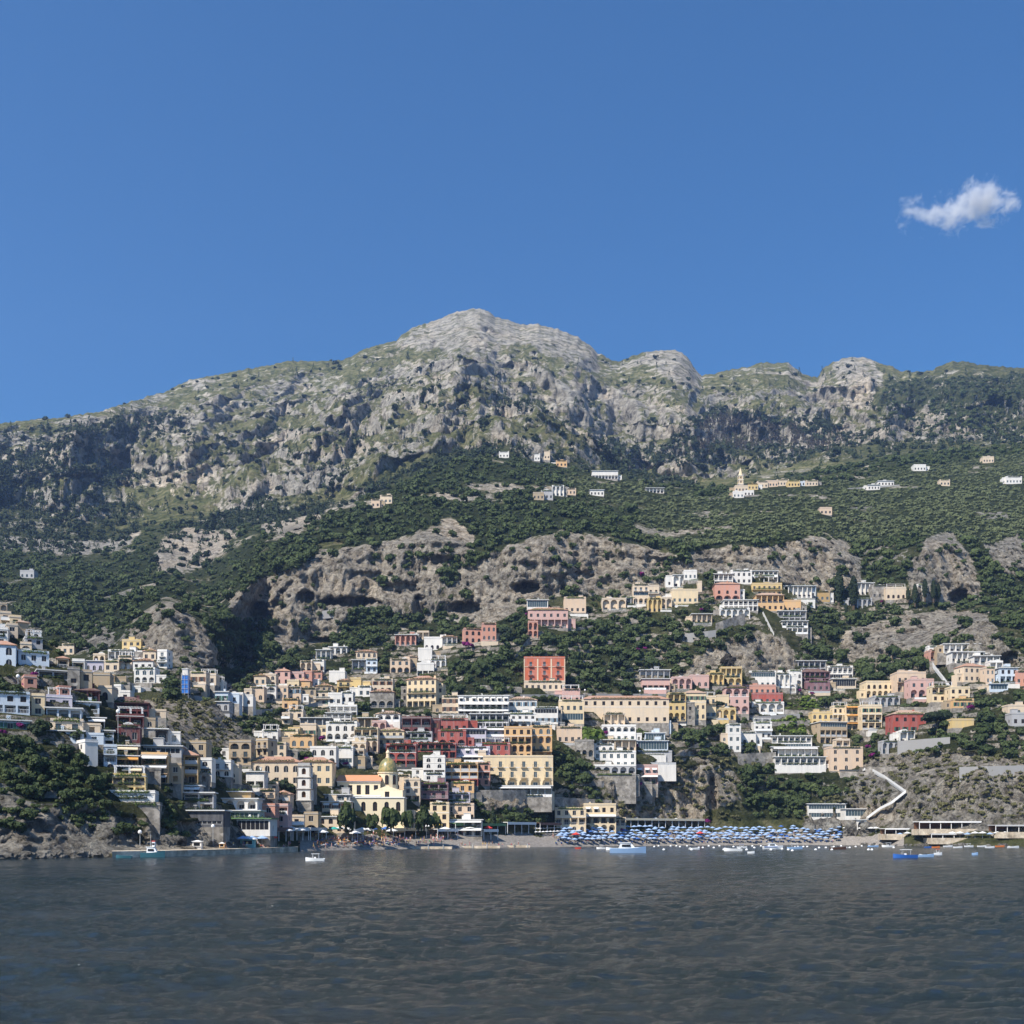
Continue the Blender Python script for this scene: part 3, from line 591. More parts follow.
def house(x0, x1, yt, yb, col='wh', roof='f', sto=None, yaw=0.0, noun=None, awn=None, step=0.0, bays=None, shut=None, dep=None, name='house', cat='house', found=6.0, rail=None, db=0.0, base=None, gl=None, land=None, pil=None):
    r = random.Random(int(x0*131+yt*17+x1)); xc = (x0+x1)/2; d = depth(xc, yb)+db; S = d/F
    H = (yb-yt)*S; W = (x1-x0)*S; n = len(sto) if sto else max(1, int(round(H/3.15)))
    a = math.radians(yaw); D = dep or min(max(W*.7, 6.0), 11.0)
    if a: W = max(3.0, (W-D*abs(math.sin(a))*.85)/math.cos(a))
    if sto and yb > 560 and not land:
        sto = ''.join((lambda q: ch if ch != 'W' or q > .5 else ('C' if k else 'A') if q < .2 else 'B' if q < .32 and k else 'R' if q < .42 else 'S')(r.random()) for k, ch in enumerate(sto))
        if roof == 'f' and r.random() < .12 and (x1-x0) > 12: roof = 'p'
    if not sto: sto = ''.join(r.choice('WWWSWBCL' if k else 'WWSAW') for k in range(n))
    fh = H/n; wall = WM[col]; bwall = WM[base] if base else wall
    cx = wx(xc, d); yb0 = d + W/2*abs(math.sin(a))
    if a > 0: cx += D*math.sin(a)*.4*(-1)*(1); 
    if a < 0: cx += D*math.sin(-a)*.4
    t = empty(name, (cx, yb0, wz(yb, d)), a)
    lab = dict(col=WORD[col], n=n, px=xc, py=(yt+yb)/2, sto=sto, roof=roof, noun=noun, o=t, w=W, awn=awn, land=land, x0=x0, x1=x1, yt=yt, yb=yb)
    BLD.append(lab); RECTS.append((x0, x1, yt, yb)); tag(t, cat=cat)
    fm = M_FRAMEB if r.random() < .4 else M_FRAME; gm = M_GLASSB if (gl or r.random() < .25) else M_GLASS
    sm = dict(g=M_SHUTG, b=M_SHUTB, l=M_SHUTBL).get(shut) or r.choice([M_SHUTG, M_SHUTB, M_SHUTBL, M_SHUTB])
    rmat = M_TRIM if (col in ('wh', 'bl', 'lv', 'cr', 'pk') and rail != 'm') else (M_METALG if r.random() < .4 else M_METAL); rk_ = rail or r.choice(['solid', 'bars', 'bars']); rk_ = 'bars' if rk_ == 'm' else rk_
    mb = MB(); nb = bays or max(1, min(10, int(round(W/3.0)))); parts = []
    side = 1 if (cx < 0 if abs(yaw) < 3 else a < 0) else -1           # which flank the sea view shows
    if a > 0: side = -1
    if a < 0: side = 1
    nwin = 0
    for k in range(n):
        z0, z1 = k*fh, (k+1)*fh; c = sto[k]; yo = step*k; w2 = W; bw = W/nb; mw = bwall if k == 0 else wall
        if step and k: mb.add([(-W/2, yo-step, z0), (W/2, yo-step, z0), (W/2, yo, z0), (-W/2, yo, z0)], [(0,1,2,3)], M_ROOFW); 
        if k == 0: panel(mb, (0, 0, 0), (1, 0), (0, 1), -W/2, W/2, -found, 0, None, 0, WM['st'])
        O = (0, yo, 0)
        if c == 'N': panel(mb, O, (1,0), (0,1), -W/2, W/2, z0, z1, None, 0, mw)
        elif c in 'LAGV':
            nb2 = nb if c != 'G' else 1
            if c == 'A' and nb > 1: nb2 = max(1, int(round(W/3.2))) if not bays else bays
            bw2 = W/nb2; dp = {'L': 1.7, 'A': 1.5, 'G': .25, 'V': 1.2}[c]
            for j in range(nb2):
                xa = -W/2+j*bw2; mg = {'L': .22, 'A': .42, 'G': .4, 'V': .5}[c]
                zc = z0+({'L': .12, 'A': .15, 'G': fh*.36, 'V': .1}[c]); ze = z1-({'L': .38, 'A': .4, 'G': .45, 'V': .6}[c])
                ho = (xa+mg, xa+bw2-mg, zc, ze, c == 'A')
                panel(mb, O, (1,0), (0,1), xa, xa+bw2, z0, z1, ho, dp, mw)
                if c == 'G': parts.append(('window', winmesh(bw2-2*mg, ze-zc, 'rect', M_FRAME, gm), (xa+bw2/2, yo+dp-.02, zc)))
                else:
                    ww = min(1.7, (bw2-2*mg)*.62); parts.append(('door', winmesh(ww, min(2.2, ze-zc-.25), 'rect', fm, gm), (xa+bw2/2, yo+dp-.02, zc)))
            if c in 'LA' and (k or r.random() < .4): parts.append(('railing', railmesh(W-.3, rk_, rmat), (0, yo+.2, z0+.14)))
        else:
            for j in range(nb):
                xa = -W/2+j*bw; ww = min(1.4, bw*.46); hh = min(1.9, fh*.58); zc = z0+fh*.22
                if c in 'BC': hh = min(2.3, fh*.72); zc = z0+.08; ww = min(1.3, bw*.45)
                ar = c in 'RO'
                if ar: ww = min(1.5, bw*.5); hh = min(2.2, fh*.68); zc = z0+fh*.14
                xm = xa+bw/2
                panel(mb, O, (1,0), (0,1), xa, xa+bw, z0, z1, (xm-ww/2, xm+ww/2, zc, zc+hh, ar), .22, mw)
                parts.append(('window', winmesh(ww-.02, hh-.02, 'arch' if ar else 'rect', fm, gm), (xm, yo+.2, zc+.01))); nwin += 1
                if c == 'S':
                    for q in (-1, 1): parts.append(('shutter', shutmesh(ww*.5, hh, sm), (xm+q*(ww*.75+.02), yo-.01, zc)))
                if c == 'B': parts.append(('balcony', balcmesh(ww+1.1, .95, mw), (xm, yo-.002, z0+.06), ('railing', railmesh(ww+1.1, rk_, rmat), (0, -.88, 0))))
                if awn and c in 'BSW' and r.random() < .7: parts.append(('awning', awnmesh(ww+.8, .9, AWN[awn]), (xm, yo-.02, min(zc+hh+.3, z1-.1))))
            if c == 'C': parts.append(('balcony', balcmesh(W, 1.3, M_TRIM if mw is WM['wh'] else mw), (0, yo-.002, z0+.06), ('railing', railmesh(W, rk_, rmat), (0, -1.22, 0))))
        if c in 'LC' and awn: parts.append(('awning', awnmesh(W*.96, 1.5, AWN[awn]), (0, yo-.03, z1-.12)))
        if step and k: parts.append(('railing', railmesh(W, rk_, rmat), (0, yo-step+.1, z0+.01)))
        # flanks
        for sd in (-1, 1):
            us = (0, 1); xs_ = sd*W/2; y1 = max(D, step*n+3)
            if sd == side and (k > 0 or n == 1 or r.random() < .6):
                q = yo+(y1-yo)*.45; ww = 1.0; zc = z0+fh*.3; hh = min(1.5, fh*.5)
                panel(mb, (xs_, 0, 0), us, (-sd, 0), yo, y1, z0, z1, (q-ww/2, q+ww/2, zc, zc+hh, False), .2, mw)
                parts.append(('window', winmesh(ww-.02, hh-.02, 'rect', fm, gm), (xs_-sd*.18, q, zc+.01), None, sd*math.pi/2))
            else: panel(mb, (xs_, 0, 0), us, (-sd, 0), yo, y1, z0, z1, None, 0, mw)
        panel(mb, (0, max(D, step*n+3), 0), (1,0), (0,-1), -W/2, W/2, z0, z1, None, 0, mw)
    y1 = max(D, step*n+3)
    for sd in (-1, 1): panel(mb, (sd*W/2, 0, 0), (0,1), (-sd,0), 0, y1, -found, 0, None, 0, WM['st'])
    if n > 2 and H > 7.5 and not step and col not in ('st',) and r.random() < .6:        # string course
        zc = fh*(n-1); mb.box(-W/2-.07, W/2+.07, -.07, -.003, zc-.12, zc+.04, M_TRIM if col not in ('wh',) else wall)
    if pil:
        for j in range(nb+1): xp = -W/2+W*j/nb; mb.box(max(xp-.35, -W/2-.06), min(xp+.35, W/2+.06), -.14, -.004, 0, H-.4, WM['cr'])
        mb.box(-W/2-.1, W/2+.1, -.2, -.145, fh*2-.15, fh*2+.1, WM['cr'])
    yo = step*(n-1); mb.add([(-W/2, yo, H), (W/2, yo, H), (W/2, y1, H), (-W/2, y1, H)], [(0,1,2,3)], M_ROOFW)
    mb.build('wall', t)
    if r.random() < .5 and W > 5 and yb > 560 and xc > 110 and yb < 800:
        tb = MB(); q = r.uniform(1.8, 3.2); xa, xb = -W/2+r.uniform(-1.5, W*.3), W/2+r.uniform(-W*.3, 1.5); zt = r.uniform(-1.6, -.1); tb.box(xa, xb, -q, -.004, -found-3, zt, r.choice([wall, WM['st'], WM['st'], WM['wh'], WM['cr']]))
        to = tb.build('terrace', t); link('railing', railmesh(xb-xa-.2, rk_, rmat), to, ((xa+xb)/2, -q+.1, zt+.003))
        if r.random() < .6: link('planter', plantmesh((xb-xa)*.8, r.randrange(3)), to, ((xa+xb)/2, -q+.4, zt+.6))
    if r.random() < .55 and W > 4 and H > 2.5 and xc > 60 and yb < 792 and not pil and name == 'house':
        sg = r.choice([-1, 1]); w3 = r.uniform(2.2, 4.6); hk = fh*max(1, n-r.choice([1, 1, 2])) * (r.uniform(.75, .95) if n == 1 else 1); ya = r.uniform(.4, 3.0); xa = sg*W/2 if sg > 0 else -W/2-w3; wm2 = r.choice([wall, wall, WM['wh'], WM['cr'], WM['tn'], WM['st']])
        wg = MB(); nk = max(1, int(round(hk/fh))); f3 = hk/nk; wl = []
        for k in range(nk):
            ww, hh = min(1.2, w3*.4), min(1.7, f3*.6); zc = k*f3+f3*.22; arch = r.random() < .35; dpt = .2 if r.random() < .6 else 1.2
            panel(wg, (0, ya, 0), (1,0), (0,1), xa, xa+w3, k*f3, (k+1)*f3, (xa+w3/2-ww/2, xa+w3/2+ww/2, zc, zc+hh, arch), dpt, wm2)
            if dpt < .5: wl.append((winmesh(ww-.02, hh-.02, 'arch' if arch else 'rect', fm, gm), (xa+w3/2, ya+.18, zc+.01)))
        for xx, nn in ((xa, 1), (xa+w3, -1)): panel(wg, (xx, 0, 0), (0,1), (nn,0), ya, ya+5, -found, hk, None, 0, wm2)
        panel(wg, (0, ya, 0), (1,0), (0,1), xa, xa+w3, -found, 0, None, 0, WM['st']); wg.add([(xa,ya,hk),(xa+w3,ya,hk),(xa+w3,ya+5,hk),(xa,ya+5,hk)], [(0,1,2,3)], M_ROOFW)
        wg.box(xa-.08, xa+w3+.08, ya-.1, ya+.15, hk+.003, hk+.55, wm2); wo = wg.build('wing', t)
        for me, lc in wl: link('window', me, wo, lc)
    if roof in 'fw' and W > 5 and r.random() < .3 and not step:
        vb = MB(); rr = r.uniform(1.1, 1.8); xv = r.uniform(-W/2+rr+.3, W/2-rr-.3); ln = min(y1-1, 6); pr = [(xv+rr*math.cos(math.pi*k/8), H+.17+rr*.75*math.sin(math.pi*k/8)) for k in range(9)]
        vb.add([(a_, .6, b_) for a_, b_ in pr]+[(a_, .6+ln, b_) for a_, b_ in pr], [(k, k+1, 10+k, 9+k) for k in range(8)]+[tuple(range(8, -1, -1)), tuple(range(9, 18))], M_ROOFW); vb.build('roof_vault', t)
    if r.random() < .62 and W > 4.5:                      # greenery in boxes along the parapet
        yq = step*(n-1)-.05; parts.append(('planter', plantmesh(W*.8, r.randrange(3)), (r.uniform(-.3, .3), yq, H+.55)))
    if 'C' in sto or 'L' in sto and r.random() < .6: parts.append(('planter', plantmesh(W*.7, r.randrange(3)), (0, -.5 if 'C' in sto else -.05, fh*(max(sto.rfind('C'), sto.rfind('L')))+.9)))
    for p in parts[-2:]+parts[:90] if len(parts) > 92 else parts:
        o = link(p[0], p[1], t, p[2], p[4] if len(p) > 4 else 0.0)
        if len(p) > 3 and p[3]: link(p[3][0], p[3][1], o, p[3][2])
    roofpart(t, W, y1-yo, yo, H, roof, wall, r)
    return t

L40 = 32
HS = """
0 9 604 613 tn f W 20
-14 0 606 622 cr f WW 20
0 16 613 628 cr f CW 25
14 22 617 634 py f WW 25
-6 12 629 645 wh f WL 20
10 20 625 640 cr f WW 28
20 33 622 638 tn T N 35
25 48 638 652 gy f NW 30
34 43 632 640 wh f W 25
22 34 644 652 cr f W 20
-12 18 644 668 bl t RR 18 L=white_arcaded_hotel
18 53 652 672 bl f RW 28 L=pale_blue_arcaded_hotel
58 72 658 668 cr t L 20
72 88 661 671 wh f L 15
28 40 677 694 sa f AW 30 L=orange_corner_house
38 72 670 686 gy n LL 28
60 78 688 702 sa f NW 35 L=salmon_gable_house
70 82 669 692 st f WWN 20 L=old_stone_tower
82 95 672 694 tn f NW 20
93 112 675 692 tn f NN 10
-10 34 693 722 bl f ALW 26 L=big_blue-white_hotel bays=3
-10 34 720 730 bl n W 26
34 47 696 716 py f WW 20
46 76 697 709 lv f W 22
75 103 690 704 dr d L 20
75 103 702 713 bl n A 20
46 84 708 722 bl n L 18 gl=1
50 86 721 733 cr f W 18
48 86 731 743 bl n W 15
88 110 718 732 gy n L 22 awn=white
92 118 730 747 wh n LL 20 step=2
88 105 742 770 wh f NNN 40 L=white_stepped_house
122 141 641 653 ye f WW 0 L=yellow_castle_house
108 136 651 661 wh f L 0
143 156 651 661 cr t W 0
156 167 651 668 wh f WWB -5
93 105 655 663 cr f W 0
85 104 661 672 lv n W 5
104 119 662 672 cr f W 0
118 132 657 667 cr f W 0
133 153 661 671 wh t W 0
134 155 669 683 wh f AR 0 L=white_arched_villa
62 74 645 655 cr f W 0
95 115 676 690 oc f W 5
112 130 684 694 st f N 0
98 113 688 702 cr f W 5
112 121 686 697 wh f W 0
120 131 692 702 wh f W 5
102 152 702 716 dr d LL 14 L=dark_red_terraced_hotel
116 146 716 728 dr f L 14 rail=solid
118 143 727 743 dr f W 14 L=brick-red_hotel_base
143 168 718 730 bk g G 14 gl=1
143 170 729 743 bk n L 14 gl=1
104 122 747 770 bl f WLW 20
114 142 746 757 tn n L 18 awn=cream
112 142 756 768 tn n L 18 awn=orange
108 146 767 778 gy n L 16 awn=cream
112 148 776 795 ye f LL 14 rail=solid
108 158 793 807 wh f WL 12 L=white_house_over_the_rocks
126 162 805 817 st f N 12
141 170 755 783 ora f LCL 10 awn=white L=orange_balcony_hotel
170 200 755 783 oc t LLL 10
135 184 746 757 gy n G 10
186 206 743 762 tn f WW 0 L=narrow_tan_tower_house
198 213 760 782 wh f LLW 5
213 232 762 777 wh f WW 5
226 240 766 784 cr f WWN 5
184 215 793 812 gy n LL 8
172 202 786 796 gy n L 8 awn=white
213 252 792 801 oc n N 5
213 258 799 813 wh n A 3
215 260 811 823 gy n G 3 gl=1
222 270 819 836 wh g G 0 L=green-roofed_restaurant
176 224 811 827 bk n GN 3 awn=cream
229 251 742 765 tn f WBA 0 L=tan_palazzo bays=2
250 268 740 765 tn f WWW -20
246 264 772 788 wh n LN 0
244 300 762 786 cr t WR 0 L=long_tile-roofed_convent dep=9
298 332 762 786 py t WW 0
262 275 806 832 sa f WWW 0 L=salmon_quay_house
273 288 806 832 pk f BWL 0
260 275 791 806 pe f WW 0
274 290 794 808 pe t WW 0
262 278 784 794 cr f W 0
190 206 673 684 cr f W 0
200 216 675 685 cr f W 0
206 223 682 691 wh f W 0
218 233 686 692 pk t W 0
215 228 692 703 bl n W 0
216 229 702 712 gy n W 0
228 243 694 706 wh f L 0
244 252 690 706 cr f WW 0
250 264 688 702 pe f W 0
254 266 676 686 cr t W 0
300 312 662 673 cr f A 0
311 324 661 673 wh f W 0
275 290 671 685 pk t WW 0 L=pink_hillside_house
289 304 673 686 pk f WW 0
303 312 672 687 sa f WW 0
312 322 672 680 sa f W 0
263 276 675 687 cr f WW 0
266 276 686 700 wh f WA 0
276 288 687 700 pe f WW 0
287 299 681 690 py f W 0
296 310 681 692 ora t W 0
288 301 688 702 pe f WW 0
282 298 700 710 ora f W 0
300 316 689 703 tn f WW 0
314 333 692 706 cr f WW 0
316 332 686 693 tn t W 0
260 268 688 697 cr f W 0
337 352 681 693 ye t WW 0
350 361 679 693 ye f W 0 L=bright_yellow_cliff_house
329 345 672 684 wh f N 0
316 331 650 659 wh n L 0
329 347 647 655 wh n W 0
356 378 652 664 cr t WW 5
366 378 660 673 bl f WW 5
352 366 660 670 gy n L 5
372 393 680 693 cr f WW 0
370 394 692 708 st t AN 0 L=ruined_stone_pillared_house
341 353 693 704 wh f W 0
358 371 687 697 wh f W 0
328 342 694 706 wh f W 0
330 358 706 716 wh f LL 5
326 352 713 724 wh n LL 5 L=white_tiered_villa
300 330 718 730 gy n L 0
300 316 725 738 cr f W 0
312 328 727 740 py f WW 0
326 357 723 742 wh f AR 0 L=white_villa_with_purple_flowers
275 298 731 743 py f W 0
288 300 729 742 ye f W 0
290 314 736 748 ora f W 0
262 278 731 744 wh f W 0
268 286 744 758 cr f WW 0
310 336 748 766 wh f AR 0 L=white_triple-arched_house
334 353 748 766 wh f GN 0 gl=1
282 290 714 724 cr f WW 0
288 303 711 720 cr f W 0
354 378 729 747 py f CL 0
352 366 743 753 cr f A 0
364 378 740 752 cr f A 0
352 364 750 764 cr f LL 0
358 378 718 731 tn n L 0
372 386 722 735 pk f A 0
376 400 714 730 wh T NA 0
378 404 731 746 py T WW 0
404 432 733 747 gy f AL 0
395 416 635 646 sa n W 0
406 419 635 644 gy f L 0
417 429 632 641 cr f L 0
424 446 638 650 wh f RN 0 L=long_white_hilltop_house
442 457 637 645 wh t L 0
418 432 649 661 wh f N 0 L=white_buttressed_house
464 484 629 643 sa f RR 10 L=salmon-pink_villa
482 497 624 641 sa f WW 5
390 410 660 673 pe f AW 0 L=peach_villa_with_arch
404 417 657 670 tn T W 0
417 434 664 676 wh f LN 0
430 446 660 670 wh f A 0
403 436 679 707 py t LWCW -10 L=yellow_grand_villa
430 443 685 704 py f RW -10
442 460 697 713 cr f SS 0 shut=b L=cream_house_with_red_shutters
458 509 696 716 wh n LLW 0 awn=white L=white_terraced_hotel
470 509 714 730 gy n LL 0 rail=solid
508 537 700 716 wh T SS 0 shut=l
534 558 708 724 wh f SG 0 shut=l
504 536 714 729 wh f AW 0
402 431 718 737 dr f AL 0 rail=solid bays=3 L=dark_red_arched_terrace_house
430 440 720 740 dr f WW 0
438 468 720 733 rd f W 0
438 466 731 746 rd f AW 0 bays=3 L=red_arcaded_house
460 486 729 746 lv n GG 0 awn=white
484 508 728 746 lv f WW 0 awn=white
386 416 745 767 rd f LAL 0 bays=3 L=red_triple-arched_hotel rail=solid
414 456 744 758 rd f LL 0 rail=solid
454 490 748 762 lv f LW 0 bays=4 rail=solid awn=white
423 445 757 787 wh f WWLRR 0 L=tall_white_arched_house bays=2
443 478 764 786 ora f LLL 0 base=rd bays=4 rail=solid L=brown_loggia_grid_hotel
475 490 764 786 sa f WLW 0
451 474 783 793 ora f W 0
420 448 784 806 pu f LCL 0 L=purple-brown_balcony_house rail=bars
446 470 794 810 lv f WL 0
393 410 776 790 cr f WW 0
404 420 780 802 cr f LWW 0
480 510 744 760 rd f RW 0
504 532 728 760 ora f WALW 0 L=big_orange_hotel bays=4
530 552 727 760 ora f WCAW 0 bays=3
478 486 752 764 cr f W 0
483 553 757 788 py f ABB 0 bays=6 L=yellow_palazzo_with_six_balconies
488 552 786 797 wh n L 0 rail=solid awn=white
549 562 709 723 cr f WG 0
559 584 701 724 py f GW 0 gl=1
582 669 699 723 cr t WNW 0 bays=10 L=long_cream_palace dep=9
604 625 714 728 cr f L 0
562 580 690 704 pk f W 0
557 582 728 743 pe f WN 0
575 594 741 757 st f AN 0
594 636 752 768 wh f WW 0 L=white_convent_on_its_wall
594 614 745 753 wh f W 0
594 636 766 776 wh f A 0 base=gy bays=5
594 636 775 790 st f N 0
602 636 726 742 wh f WA 0
601 636 740 752 cr n L 0
637 668 741 754 bl n G 0 gl=1 awn=cream
637 672 752 762 gy f N 0
645 665 733 744 bl n G 0 gl=1
653 671 722 734 bl f W 0
636 658 766 784 pk f LW 0 L=pink_house_over_the_beach awn=white
645 655 783 794 bk f N 0
555 586 809 833 py f WLW 0
584 616 805 833 py f ALW 0 L=pale_yellow_beach_villa awn=white
614 626 819 833 cr f NL 0
668 686 694 721 ye f AWL 0
684 706 693 720 py T WWW 0
700 716 697 718 py f WNW 0
703 736 709 720 ye f A 0
725 749 688 714 pk d AWA 0 L=pink_house_with_two_dark_arches bays=3
717 729 696 710 py f W 0
738 776 686 695 sa f W 0
752 783 694 705 rd f W 0
752 784 703 714 wh f A 0 bays=4
708 724 674 686 ye f W 0
721 742 668 687 ye f AL 0 L=bright_yellow_villa
690 709 676 688 pk f W 0
672 692 678 689 pk f A 0
640 670 670 680 gy n L 0
642 670 679 690 pk n LN 0
749 776 672 687 wh f CG 0 L=white_house_with_blue_windows
774 790 674 688 wh f A 0
788 802 671 688 wh f AR 0
782 796 684 693 wh f A 0
787 826 661 675 gy n LL 0 L=long_grey_terraced_house
800 830 672 684 pu d LL 0
806 830 682 692 pu f W 0
828 853 667 680 wh f GL 0 L=white_modern_block
832 856 679 690 cr n G 0
728 741 725 752 wh f WWW 0 L=slim_white_tower_house bays=2
741 756 733 746 wh f W 0
754 772 723 739 wh f RW 0
772 812 736 750 wh n GL 0 
772 818 747 759 wh n L 0 awn=white rail=solid L=long_white_seafront_hotel
775 826 757 773 wh n NL 0
812 834 713 727 ye f WW 0
833 848 707 729 py f WLW 0
846 864 706 730 py f LCL 0 L=pale_yellow_balcony_hotel awn=orange
862 882 706 730 py f LLW 0
820 851 722 744 tn n LLG 8 L=tan_house_with_glazed_top
836 850 740 755 cr f AL 0
830 863 748 771 pe f RWW 0 L=tall_peach_house_by_the_zigzag_stair bays=3
866 900 682 698 py f WR 0
897 926 673 692 pe f AW 0
904 918 672 683 pe f W 0
910 934 680 698 pk f AW 0 L=pink_house_with_paired_arches bays=3
932 953 687 702 py f WL 0
950 970 688 702 py f WW 0 L=yellow_flat-roofed_villa
953 974 700 708 ora f W 0
893 926 714 733 rd T SW 0 L=red_villa_beside_the_umbrella_pine bays=4
900 915 732 744 wh f L 0
874 900 697 707 gy f A 0
930 953 651 661 sa f A 0 L=small_coral_house
928 945 647 654 wh f W 0
944 980 644 653 wh n L 0
952 984 652 663 wh n L 0
974 1000 656 665 wh n L 0
964 990 666 682 cr t WW 10 L=cream_house_under_terracotta
986 996 668 684 pe f WW 5
990 1003 662 676 wh f L 0
1000 1018 668 683 bl n LW 0
1016 1034 672 686 sa f W 0
1034 1060 676 690 cr f W 0
990 1008 684 692 bl n G 0 gl=1
1008 1030 706 716 cr f R 0
1012 1034 714 726 gy f W 0
952 974 720 728 ye f N 0
882 900 742 754 gy f A 0
527 548 600 611 wh n G 0 gl=1
564 586 598 613 pe f WN 0
528 568 610 628 pk t LW 0 L=pink_villa_with_long_loggia bays=6
528 538 622 638 sa f AA 0
602 626 599 611 cr f A 0 bays=3
626 636 598 605 gy f L 0
633 649 585 604 cr f AGW 0
648 659 586 602 cr f WW 0
648 662 599 612 ye f A 0 L=little_yellow_villa
660 672 598 610 cr f W 0
672 698 590 605 py f W 0 L=pale_yellow_block_villa
673 686 575 587 wh n A 0
684 697 571 580 wh f W 0
698 702 582 592 cr f N 0
715 740 584 600 sa t ARN 0 bays=3 L=coral_villa_with_three_arches
714 733 574 587 wh n GL 0
731 752 571 584 wh f WW 0
750 778 571 582 wh n LL 0
752 782 584 596 ye f WC 0
756 784 595 611 ora T WL 0 L=orange_terraced_house
783 801 601 612 ora f WN 0
784 812 586 598 wh n L 0
724 758 600 611 wh n LL 0
720 750 609 619 wh f A 0 L=white_arched_garden_villa
778 806 611 623 gy n LL 0
782 808 621 634 wh n LL 0 L=white_terrace_block
692 712 614 624 cr n L 0
524 565 658 684 sc f WBB 0 L=red_villa bays=3 pil=1
524 565 682 691 cr f W 0
857 874 583 595 wh n L 0
872 888 586 600 st f W 0
886 906 588 600 cr f W 0
917 928 585 596 wh f W 0
925 938 590 598 bl n G 0 gl=1
848 872 599 609 gy f A 0
815 830 592 602 oc f W 0
800 816 586 596 bl n L 0
499 509 452 458 wh f W 0 L=lone_white_farmhouse_under_the_crag
529 540 454 461 wh f W 0
538 550 451 460 cr f W 0
556 567 461 467 ora f W 0
592 618 471 479 wh n LN 0 L=low_white_ridge_house
533 544 493 500 tn f W 0
541 553 491 500 gy f W 0
552 564 486 496 wh f A 0
562 576 489 495 pe f W 0
590 604 490 496 wh n W 0
646 664 488 493 wh n L 0
371 380 500 508 pe f W 0
380 392 496 504 cr f W 0
735 748 486 492 cr f W 0
748 758 484 490 ye t W 0
757 768 482 488 cr f W 0
766 778 481 487 pe f W 0
777 789 480 486 cr f W 0
788 800 481 487 ye f W 0
799 808 482 486 bl f W 0
806 818 481 486 cr f W 0
733 744 492 498 wh f W 0
744 754 491 496 wh f W 0
820 832 508 515 pe f W 0
868 880 485 490 wh n W 0
878 894 481 486 wh n W 0
914 926 465 471 wh f W 0
940 950 480 486 cr f W 0
983 994 457 463 cr f W 0
1006 1022 477 484 wh f W 0
20 34 571 578 gy f W 0
"""
def num(v): return float(v)
for ln in HS.strip().splitlines():
    p = ln.split(); kw = {}
    for q in p[8:]:
        k, v = q.split('=')
        if k == 'L': kw['land'] = v.replace('_', ' ')
        elif k in ('step', 'db'): kw[k] = float(v)
        elif k in ('bays',): kw[k] = int(v)
        elif k in ('dep',): kw[k] = float(v)
        else: kw[k] = v
    house(num(p[0]), num(p[1]), num(p[2]), num(p[3]), p[4], p[5], p[6], float(p[7]), **kw)

